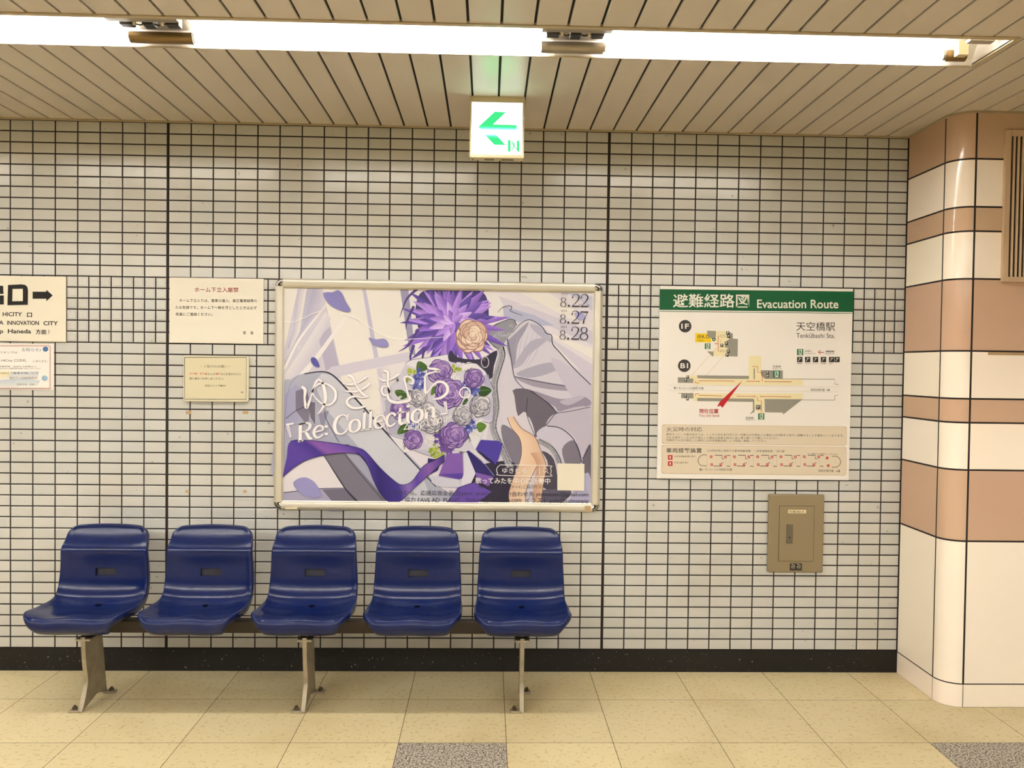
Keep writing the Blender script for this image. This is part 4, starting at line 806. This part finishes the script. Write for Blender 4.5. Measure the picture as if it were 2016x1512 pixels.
# adhesive left-overs on the tiles
def scrap(x0, y0, x1, y1, label, c=None, grp=None, yy=0.0, name='tape_scrap'):
    a = CAM + ray(x0, y0) * ((yy - CAM[1]) / ray(x0, y0)[1]); b = CAM + ray(x1, y1) * ((yy - CAM[1]) / ray(x1, y1)[1])
    mb = MB(); mb.box(a[0], b[0], yy - .0013, yy - .0002, b[2], a[2]); return tag(mb.build(name, M['tape']), label, 'tape', grp)
scrap(366, 809, 377, 815, 'beige tape scrap on a tile under the left end of the cream notice'); scrap(478, 809, 489, 815, 'beige tape scrap on a tile under the right end of the cream notice')
scrap(365, 965, 373, 970, 'tiny low tape scrap on the tiles above the two leftmost blue seats, left one'); scrap(479, 965, 486, 970, 'tiny low tape scrap on the tiles nearest the lower left corner of the poster')
scrap(1945, 693, 2030, 700, 'narrow beige tape strip on the pier front below the vent', yy=PY, name='tape_strip')

# ---------------------------------------------------------------- flush electrical box
BX0, BX1, BZ0, BZ1 = 2.775, 3.036, .475, .8405
t = empty('electrical_box', ((BX0 + BX1) / 2, -.001, BZ0), 'beige electrical box with a small locked door, below the evacuation board', 'electrical box')
mb = MB(); mb.box(BX0, BX1, -.018, -.0012, BZ0, BZ1); mb.build('cover_plate', M['box'], t, bevel=.006)
b = crop(1480, 950, 7.56)
def onp(p, y): d = ray(*p); Q = CAM + d * ((y - CAM[1]) / d[1]); return Q[0], Q[2]
(ax, az), (bx_, bz) = onp(b(418, 350)[0], -.02), onp(b(914, 1172)[0], -.02)
mb = MB(); mb.box(ax - .0016, bx_ + .0016, -.0184, -.0176, bz - .0016, az + .0016); mb.build('door_gap', M['black'], t)
mb = MB(); mb.box(ax, bx_, -.0205, -.017, bz, az); door = mb.build('door', M['box'], t, bevel=.001)
(hx0, hz1), (hx1, hz0) = onp(b(518, 622)[0], -.022), onp(b(606, 905)[0], -.022)
mb = MB(); mb.box(hx0, hx1, -.024, -.0203, hz0, hz1); hd = mb.build('handle', M['handle'], door, bevel=.0012)
kx, kz = onp(b(562, 818)[0], -.024)
mb = MB(); mb.cyl((kx, -.0235, kz), (kx, -.0255, kz), .0035, n=18); mb.build('lock', M['black'], door, smooth=40)
(lx0, lz1), (lx1, lz0) = onp(b(540, 405)[0], -.0205), onp(b(808, 458)[0], -.0205)
mb = MB(); mb.box(lx0, lx1, -.0212, -.0203, lz0, lz1); mb.build('label_plate', M['ivory'], door)
s = Sheet(-.0215); s.text('N-BS-B2-A', *b(560, 446, 780, 448), 3.6, NK, bold=.012); s.build('label_lettering', M['paper'], door, colors=True)
(nx0, nz1), (nx1, nz0) = onp(b(568, 1204)[0], -.0183), onp(b(745, 1308)[0], -.0183)
mb = MB(); mb.box(nx0, nx1, -.0192, -.0178, nz0, nz1); mb.build('name_plate', M['black'], t)
s = Sheet(-.0194)
for i in range(2):
    x = 582 + i * 86
    s.rect(*b(x, 1250)[0], *b(x + 62, 1262)[0], ink(190, 180, 150)); s.rect(*b(x + 8, 1276)[0], *b(x + 60, 1284)[0], ink(150, 142, 120)); s.disc(*b(x + 20, 1222)[0], 1.3, ink(210, 200, 170)); s.rect(*b(x + 36, 1222)[0], *b(x + 58, 1240)[0], ink(170, 160, 136))
s.build('name_plate_marks', M['paper'], t, colors=True)

# ---------------------------------------------------------------- bench: five moulded seats on one beam with three legs
SEAT_X = [-.178 + .4485 * i for i in range(5)]
LEG_X = [-.165, .727, 1.617]
bench = empty('bench', (SEAT_X[2], -.33, 0), 'row of five blue moulded plastic seats on a shared dark beam with three metal legs', 'bench')
PROF = [(-.528, .389), (-.520, .399), (-.500, .402), (-.46, .398), (-.41, .389), (-.36, .384), (-.31, .383), (-.27, .390), (-.240, .408), (-.222, .438), (-.214, .475),
        (-.213, .515), (-.216, .555), (-.2205, .585), (-.2225, .600), (-.2200, .612), (-.2095, .626), (-.1985, .645), (-.1885, .670), (-.178, .707)]
def seat_shell():
    P = np.array(smooth_open(PROF, 12)); L = np.r_[0, np.cumsum(np.linalg.norm(np.diff(P, axis=0), axis=1))]; TOT = L[-1]
    T = np.gradient(P, axis=0); T /= np.linalg.norm(T, axis=1)[:, None]
    # arc lengths where the hand slot lies (z .492 .. .527)
    back = L > L[np.argmin(np.abs(P[:, 1] - .44))]
    def s_at(z): idx = [i for i in range(len(P)) if back[i]]; return float(np.interp(z, P[idx, 1], L[idx]))
    sa, sb = s_at(.4935), s_at(.5265)
    SR = s_at(.612)
    def uniq(a): return sorted(set(round(float(x), 5) for x in a))
    rt, rf = .040, .055                                        # corner radii, top and front
    ss = uniq(list(np.linspace(rf, sa, 34)) + list(np.linspace(sa, sb, 5)) + list(np.linspace(sb, TOT - rt, 16)) + [TOT - rt + rt * math.sin(a) for a in np.linspace(0, math.pi / 2 * .985, 12)]
              + [rf - rf * math.sin(a) for a in np.linspace(0, math.pi / 2 * .985, 12)])
    sw = .0435
    def W(s):
        t = s / TOT; w0 = float(np.interp(t, [0, .10, .30, .46, .60, .8, 1.0], [.186, .192, .192, .184, .182, .176, .163]))
        if s > TOT - rt: d = s - (TOT - rt); w0 -= rt - math.sqrt(max(0, rt * rt - d * d))
        if s < rf: d = rf - s; w0 -= rf - math.sqrt(max(0, rf * rf - d * d))
        return w0
    NA = 26
    aset = [-1 + 2 * i / NA for i in range(NA + 1)]
    def pos(a, s):
        w_ = W(s); x = a * w_; t = s / TOT
        e_in = min(1.0, (1 - abs(a)) * w_ / .014 + 0.0); e_s = min(1.0, (TOT - s) / .014, s / .014 + .4); bead = (1 - min(e_in, max(e_s, 0))) ** 2
        s = s + .009 * (x / .17) ** 2 * math.exp(-((s - SR) / .03) ** 2) - .012 * (x / .17) ** 2 * max(0, (s - TOT + .09) / .09)
        # keep the columns that bound the slot at a fixed width
        y, z = float(np.interp(s, L, P[:, 0])), float(np.interp(s, L, P[:, 1])); ty, tz = float(np.interp(s, L, T[:, 0])), float(np.interp(s, L, T[:, 1]))
        ny, nz = -tz, ty; t = s / TOT; q = abs(x) / .19
        rise = .022 * q ** 3.2 * float(np.interp(t, [0, .12, .3, .5, .75, 1], [.15, .5, 1.0, 1.25, .8, .35]))
        rise += float(np.interp(t, [0, .06, .2, .32], [1, 1, .4, 0])) * (.005 * math.cos(2 * math.pi * x / .19) - .001)
        rise += float(np.interp(t, [.55, .66, .70, .78], [0, .0, -.0015, 0])) * (1 - q)
        rise += .0035 * bead
        # the ridge between upper and lower back arches upward in the middle: shift profile slightly by x
        return np.array([x, y + ny * rise, z + nz * rise]), np.array([0, ny, nz])
    ia = [i for i, a in enumerate(aset)]
    jw = W(sa); k0 = min(ia, key=lambda i: abs(aset[i] * jw + sw)); k1 = NA - k0
    grid = []
    for s in ss:
        row = []
        for i in ia:
            a = aset[i]
            if k0 <= i <= k1 and sa - .06 < s < sb + .06:      # blend columns to exact slot edges
                f = 1 - min(1, max(0, max(sa - s, s - sb)) / .06); e0 = aset[k0] + f * (-sw / W(s) - aset[k0]); a = e0 + (i - k0) / (k1 - k0) * (-2 * e0)
            row.append(pos(a, s))
        grid.append(row)
    mb = MB(); ns, na = len(ss), NA + 1; vs_ = [p for row in grid for p, _ in row]
    ja, jb = ss.index(round(sa, 5)), ss.index(round(sb, 5))
    s0 = float(L[np.argmin(np.abs(P[:, 0] + .281) + (P[:, 1] > .42))])
    fs = []
    for j in range(ns - 1):
        for i in range(na - 1):
            if ja <= j < jb and k0 <= i < k1: continue
            fs.append((j * na + i, j * na + i + 1, (j + 1) * na + i + 1, (j + 1) * na + i))
    loop = [(0, i) for i in range(na)] + [(j, na - 1) for j in range(1, ns)] + [(ns - 1, i) for i in range(na - 2, -1, -1)] + [(j, 0) for j in range(ns - 2, 0, -1)]
    B = np.array([grid[j][i][0] for j, i in loop]); Nn = np.array([grid[j][i][1] for j, i in loop]); n = len(loop)
    st0 = np.array([ss[j] / TOT for j, i in loop]); f_ = np.interp(st0, [0, .16, .30], [1, 1, 0])[:, None]
    Nn = Nn * (1 - f_) + np.array([0, .0, 1.0]) * f_; Nn /= np.linalg.norm(Nn, axis=1)[:, None]
    Tn = np.roll(B, -1, 0) - np.roll(B, 1, 0)
    for _ in range(3): Tn = (np.roll(Tn, 1, 0) + Tn * 2 + np.roll(Tn, -1, 0)) / 4
    Tn /= np.linalg.norm(Tn, axis=1)[:, None]; O = np.cross(Tn, Nn); O /= np.linalg.norm(O, axis=1)[:, None]
    st = np.array([ss[j] / TOT for j, i in loop]); dep = np.interp(st, [0, .06, .2, .45, .7, 1], [.055, .052, .036, .030, .022, .014]); dep = dep * (1 - np.interp(st, [0, .10, .2], [.22, .2, 0]) * (np.abs(B[:, 0]) / .19) ** 3); rr = np.interp(st, [0, .1, .5, 1], [.008, .008, .007, .006])
    base = [j * na + i for j, i in loop]; prev = base; flo = []
    inw = np.interp(st, [0, .10, .3, .5, 1], [.040, .038, .012, .002, 0])
    steps = [(math.sin(a), 1 - math.cos(a), 0) for a in np.linspace(.35, math.pi / 2, 5)] + [(1, 1, q) for q in (.25, .5, .75, 1.0)]
    for so, sn, q in steps:
        ring = B + O * (rr * so)[:, None] - Nn * (rr * sn)[:, None] - Nn * (dep * q)[:, None] - O * (inw * q ** 2.6)[:, None]
        o = len(vs_); vs_ += list(ring); cur = list(range(o, o + n))
        for i in range(n): fs.append((prev[i], cur[i], cur[(i + 1) % n], prev[(i + 1) % n]))
        prev = cur
    # underside: bridge the flange to an inner offset of the shell so the pan has a body
    o = len(vs_); un = [p - nn * .007 for row in grid for p, nn in row]; vs_ += un
    for j in range(ns - 1):
        for i in range(na - 1):
            if ja <= j < jb and k0 <= i < k1: continue
            fs.append((o + j * na + i, o + (j + 1) * na + i, o + (j + 1) * na + i + 1, o + j * na + i + 1))
    inner = [o + j * na + i for j, i in loop]
    # lower pan ring under the seat part
    for i in range(n): fs.append((prev[i], inner[i], inner[(i + 1) % n], prev[(i + 1) % n]))
    # recess of the hand slot
    rim = [(ja, i) for i in range(k0, k1 + 1)] + [(j, k1) for j in range(ja + 1, jb + 1)] + [(jb, i) for i in range(k1 - 1, k0 - 1, -1)] + [(j, k0) for j in range(jb - 1, ja, -1)]
    o = len(vs_); m_ = len(rim); vs_ += [grid[j][i][0] - grid[j][i][1] * .016 for j, i in rim]
    rb_ = [j * na + i for j, i in rim]
    for i in range(m_): fs.append((rb_[i], rb_[(i + 1) % m_], o + (i + 1) % m_, o + i))
    mb.add(vs_, fs)
    # slot backing
    m2 = MB(); q = [grid[j][i][0] - grid[j][i][1] * .0155 for j, i in ((ja, k0), (ja, k1), (jb, k1), (jb, k0))]; m2.add(q, [(0, 1, 2, 3)])
    # drain hole cup
    hy, hz = -.286, .3872
    return mb, m2, (hy, hz)
shell, slot_, (hy, hz) = seat_shell()
def part_at(o, x): o.location.x += x
sh0 = shell.build('seat_shell', M['seat'], bench, smooth=62)
sh0.data.update()
sl0 = slot_.build('slot_backing', M['slot'], sh0)
mb = MB(); mb.cyl((0, hy, .376), (0, hy, hz + .0006), .0095, n=22); mb.cyl((.006, hy + .001, .376), (.012, hy + .002, hz + .0009), .006, n=12); dh0 = mb.build('drain_hole', mat('drain_hole_shade', (.004, .004, .005, 1), 1, spec=0), sh0, smooth=50)
for i, x in enumerate(SEAT_X):
    if i == 0: a, kids = sh0, [sl0, dh0]
    else:
        a = sh0.copy(); COL.objects.link(a); a.parent = bench; a.matrix_parent_inverse = sh0.matrix_parent_inverse.copy(); kids = []
        for k in (sl0, dh0):
            c = k.copy(); COL.objects.link(c); c.parent = a; c.matrix_parent_inverse = k.matrix_parent_inverse.copy()
for a, x in zip([o for o in bench.children if o.name.startswith('seat_shell')], SEAT_X): a.location.x = x
mb = MB(); mb.box(-.26, 1.70, -.355, -.305, .290, .342); mb.build('beam', M['beam'], bench, bevel=.004)
for x in SEAT_X:
    for sx in (-.07, .07):
        mb = MB(); mb.box(x + sx - .016, x + sx + .016, -.40, -.26, .338, .3815); mb.build('seat_bracket', M['beam'], bench, bevel=.002)
for x in LEG_X:
    mb = MB()
    front = smooth_open([(-.440, .300), (-.436, .25), (-.426, .18), (-.413, .12), (-.418, .09), (-.438, .045), (-.462, .004)], 5)
    rear = smooth_open([(-.238, .004), (-.246, .05), (-.256, .10), (-.266, .17), (-.280, .25), (-.290, .300)], 5)
    pr = front + [(-.445, .004), (-.40, .012), (-.33, .026), (-.29, .018), (-.262, .004)] + rear
    mb.prism(pr, 0, x - .005, x + .005)
    lg = mb.build('leg', M['leg'], bench, smooth=40)
    m2 = MB(); A = front; n = len(A)                            # stiffening flange along the front edge
    vs_ = [(x + sx * .0085, y + dy, z) for sx, dy in ((-1, -.003), (1, -.003), (1, .007), (-1, .007)) for y, z in A]
    fs = [(k * n + i, k * n + i + 1, ((k + 1) % 4) * n + i + 1, ((k + 1) % 4) * n + i) for k in range(4) for i in range(n - 1)] + [(0, n, 2 * n, 3 * n), (n - 1, 2 * n - 1, 3 * n - 1, 4 * n - 1)[::-1]]
    m2.add(vs_, fs); m2.build('front_flange', M['leg'], lg, smooth=40)
    for sgn, y, nm in ((-1, -.449, 'foot'), (1, -.250, 'foot')):
        m3 = MB(); m3.box(min(x, x + sgn * .048), max(x, x + sgn * .048), y - .018, y + .016, 0.0, .008); ft = m3.build(nm, M['leg'], lg, bevel=.003)
    for sgn, y in ((-1, -.446), (1, -.250)):
        m4 = MB(); m4.cyl((x + sgn * .03, y, .007), (x + sgn * .03, y, .018), .010, .009, n=6); m4.cyl((x + sgn * .03, y, .018), (x + sgn * .03, y, .024), .005, n=10); m4.build('bolt', M['bolt'], lg)
    m5 = MB(); m5.box(x - .03, x + .03, -.445, -.285, .284, .292); m5.build('top_plate', M['leg'], lg, bevel=.002)

# ---------------------------------------------------------------- exit sign hanging from the ceiling
EX0, EX1, EZ0, EZ1, EY = 1.3765, 1.5955, 2.262, 2.486, -.45
t = empty('exit_sign', ((EX0 + EX1) / 2, -.425, CZ), 'lit white emergency exit sign with a green arrow pointing left, hanging from the ceiling', 'exit sign')
BODY = mat('sign_body', rgb(206, 192, 156), .4)
mb = MB(); mb.box(EX0 - .003, EX1 + .003, EY - .002, -.395, EZ1 - .001, CZ + .001); mb.build('mounting_bracket', BODY, t, bevel=.0015)
mb = MB(); mb.box(EX0, EX1, EY + .001, -.400, EZ0, EZ1); mb.build('housing', BODY, t, bevel=.002)
mb = MB(); fw = .0065
for x0, x1, z0, z1 in ((EX0, EX0 + fw, EZ0, EZ1), (EX1 - fw, EX1, EZ0, EZ1), (EX0 + fw, EX1 - fw, EZ0, EZ0 + fw), (EX0 + fw, EX1 - fw, EZ1 - .002, EZ1)): mb.box(x0, x1, EY - .003, EY + .002, z0, z1)
mb.build('face_frame', BODY, t)
for a, b_ in ((EX0 + .06, EX0 + .10), (EX1 - .09, EX1 - .04)):
    mb = MB(); mb.box(a, b_, -.43, -.415, EZ0 - .004, EZ0); mb.build('latch', M['lampgrey'], t)
mb = MB(); mb.cyl((EX0 + .012, -.42, EZ0 - .004), (EX0 + .012, -.42, EZ0), .004); mb.build('screw', M['lampgrey'], t)
def sign_mat(name, col, base, peak):
    """back-lit film: a horizontal lamp inside the box makes the band behind it brighter"""
    m = emis(name, col, 1); nt = m.node_tree; e_ = [n for n in nt.nodes if n.type == 'EMISSION'][0]
    tc = nt.nodes.new('ShaderNodeTexCoord'); sp = nt.nodes.new('ShaderNodeSeparateXYZ'); nt.links.new(tc.outputs['Object'], sp.inputs[0])
    def ma(op, a, b=None):
        n = nt.nodes.new('ShaderNodeMath'); n.operation = op
        for i, q in enumerate((a, b)):
            if q is None: continue
            if isinstance(q, (int, float)): n.inputs[i].default_value = q
            else: nt.links.new(q, n.inputs[i])
        return n.outputs[0]
    d = ma('DIVIDE', ma('SUBTRACT', sp.outputs['Z'], 2.3650), .0100); g_ = ma('EXPONENT', ma('MULTIPLY', ma('MULTIPLY', d, d), -1.0))
    nt.links.new(ma('ADD', ma('MULTIPLY', g_, peak), base), e_.inputs['Strength']); return m
WS = sign_mat('sign_white_film', (.90, 1.0, .97), 1.0, 4.0); GS = sign_mat('sign_green_film', (.06, .80, .25), .52, 16.0)
s = Sheet(EY - .0008); x = crop(900, 170, 9.45)
s.poly(x(262, 285, 1224, 305, 1212, 1278, 256, 1262), (1, 1, 1, 1)); nw = len(s.f)
s.lay += 1
s.poly(x(702, 470, 902, 484, 668, 708, 1108, 722, 1104, 872, 690, 862, 898, 1094, 690, 1086, 480, 862, 398, 752), (0, 1, 0, 1), up=2)
s.poly(x(945, 1000, 992, 1002, 992, 1216, 945, 1214), (0,) * 4); s.poly(x(1112, 1010, 1156, 1012, 1154, 1222, 1128, 1212, 1110, 1196), (0,) * 4); s.poly(x(992, 1002, 1112, 1010, 1112, 1016, 992, 1008), (0,) * 4, up=0)
s.disc(*x(1030, 1042)[0], 1.5, (0,) * 4); s.line(x(1040, 1056, 1052, 1090, 1062, 1116), 3.0, (0,) * 4, k=3); s.line(x(1054, 1112, 1040, 1150, 1014, 1188), 1.6, (0,) * 4, k=3); s.line(x(1060, 1112, 1078, 1150, 1110, 1162), 1.6, (0,) * 4, k=3)
s.line(x(1042, 1064, 1018, 1072, 1004, 1092), 1.2, (0,) * 4, k=3); s.line(x(1048, 1060, 1076, 1070, 1092, 1092), 1.2, (0,) * 4, k=3)
s.text('BT31-101', *x(1062, 1254, 1184, 1258), 1.4, (0,) * 4)
s.mi = [0 if i < nw else 1 for i in range(len(s.f))]
s.build('lit_face', [WS, GS], t)

# ---------------------------------------------------------------- vent grille on the pier front
VX0, VX1, VZ0, VZ1 = 3.603, 4.30, 1.799, 2.431
t = empty('vent_grille', ((VX0 + VX1) / 2, PY - .001, VZ0), 'beige vent grille with vertical slats high on the pink and white pier', 'vent')
mb = MB(); f = .026
for a, b_, z0, z1 in ((VX0, VX0 + f, VZ0, VZ1), (VX1 - f, VX1, VZ0, VZ1), (VX0 + f, VX1 - f, VZ0, VZ0 + f - .004), (VX0 + f, VX1 - f, VZ1 - f, VZ1)): mb.box(a, b_, PY - .014, PY - .0005, z0, z1)
mb.build('frame', M['vent'], t, bevel=.002)
mb = MB(); mb.box(VX0 + f, VX1 - f, PY - .002, PY - .0005, VZ0 + f - .004, VZ1 - f); mb.build('back_panel', M['black'], t)
xx = VX0 + f + .010; k = 0
while xx < VX1 - f - .004:
    mb = MB(); w_ = .0075
    mb.add([(xx, PY - .011, VZ0 + .022), (xx + w_, PY - .013, VZ0 + .022), (xx + w_, PY - .011, VZ0 + .022), (xx + .001, PY - .002, VZ0 + .022)] + [(xx, PY - .011, VZ1 - f), (xx + w_, PY - .013, VZ1 - f), (xx + w_, PY - .011, VZ1 - f), (xx + .001, PY - .002, VZ1 - f)],
           [(0, 1, 5, 4), (1, 2, 6, 5), (2, 3, 7, 6), (3, 0, 4, 7)])
    mb.build('slat', M['vent'], t); xx += .0185; k += 1
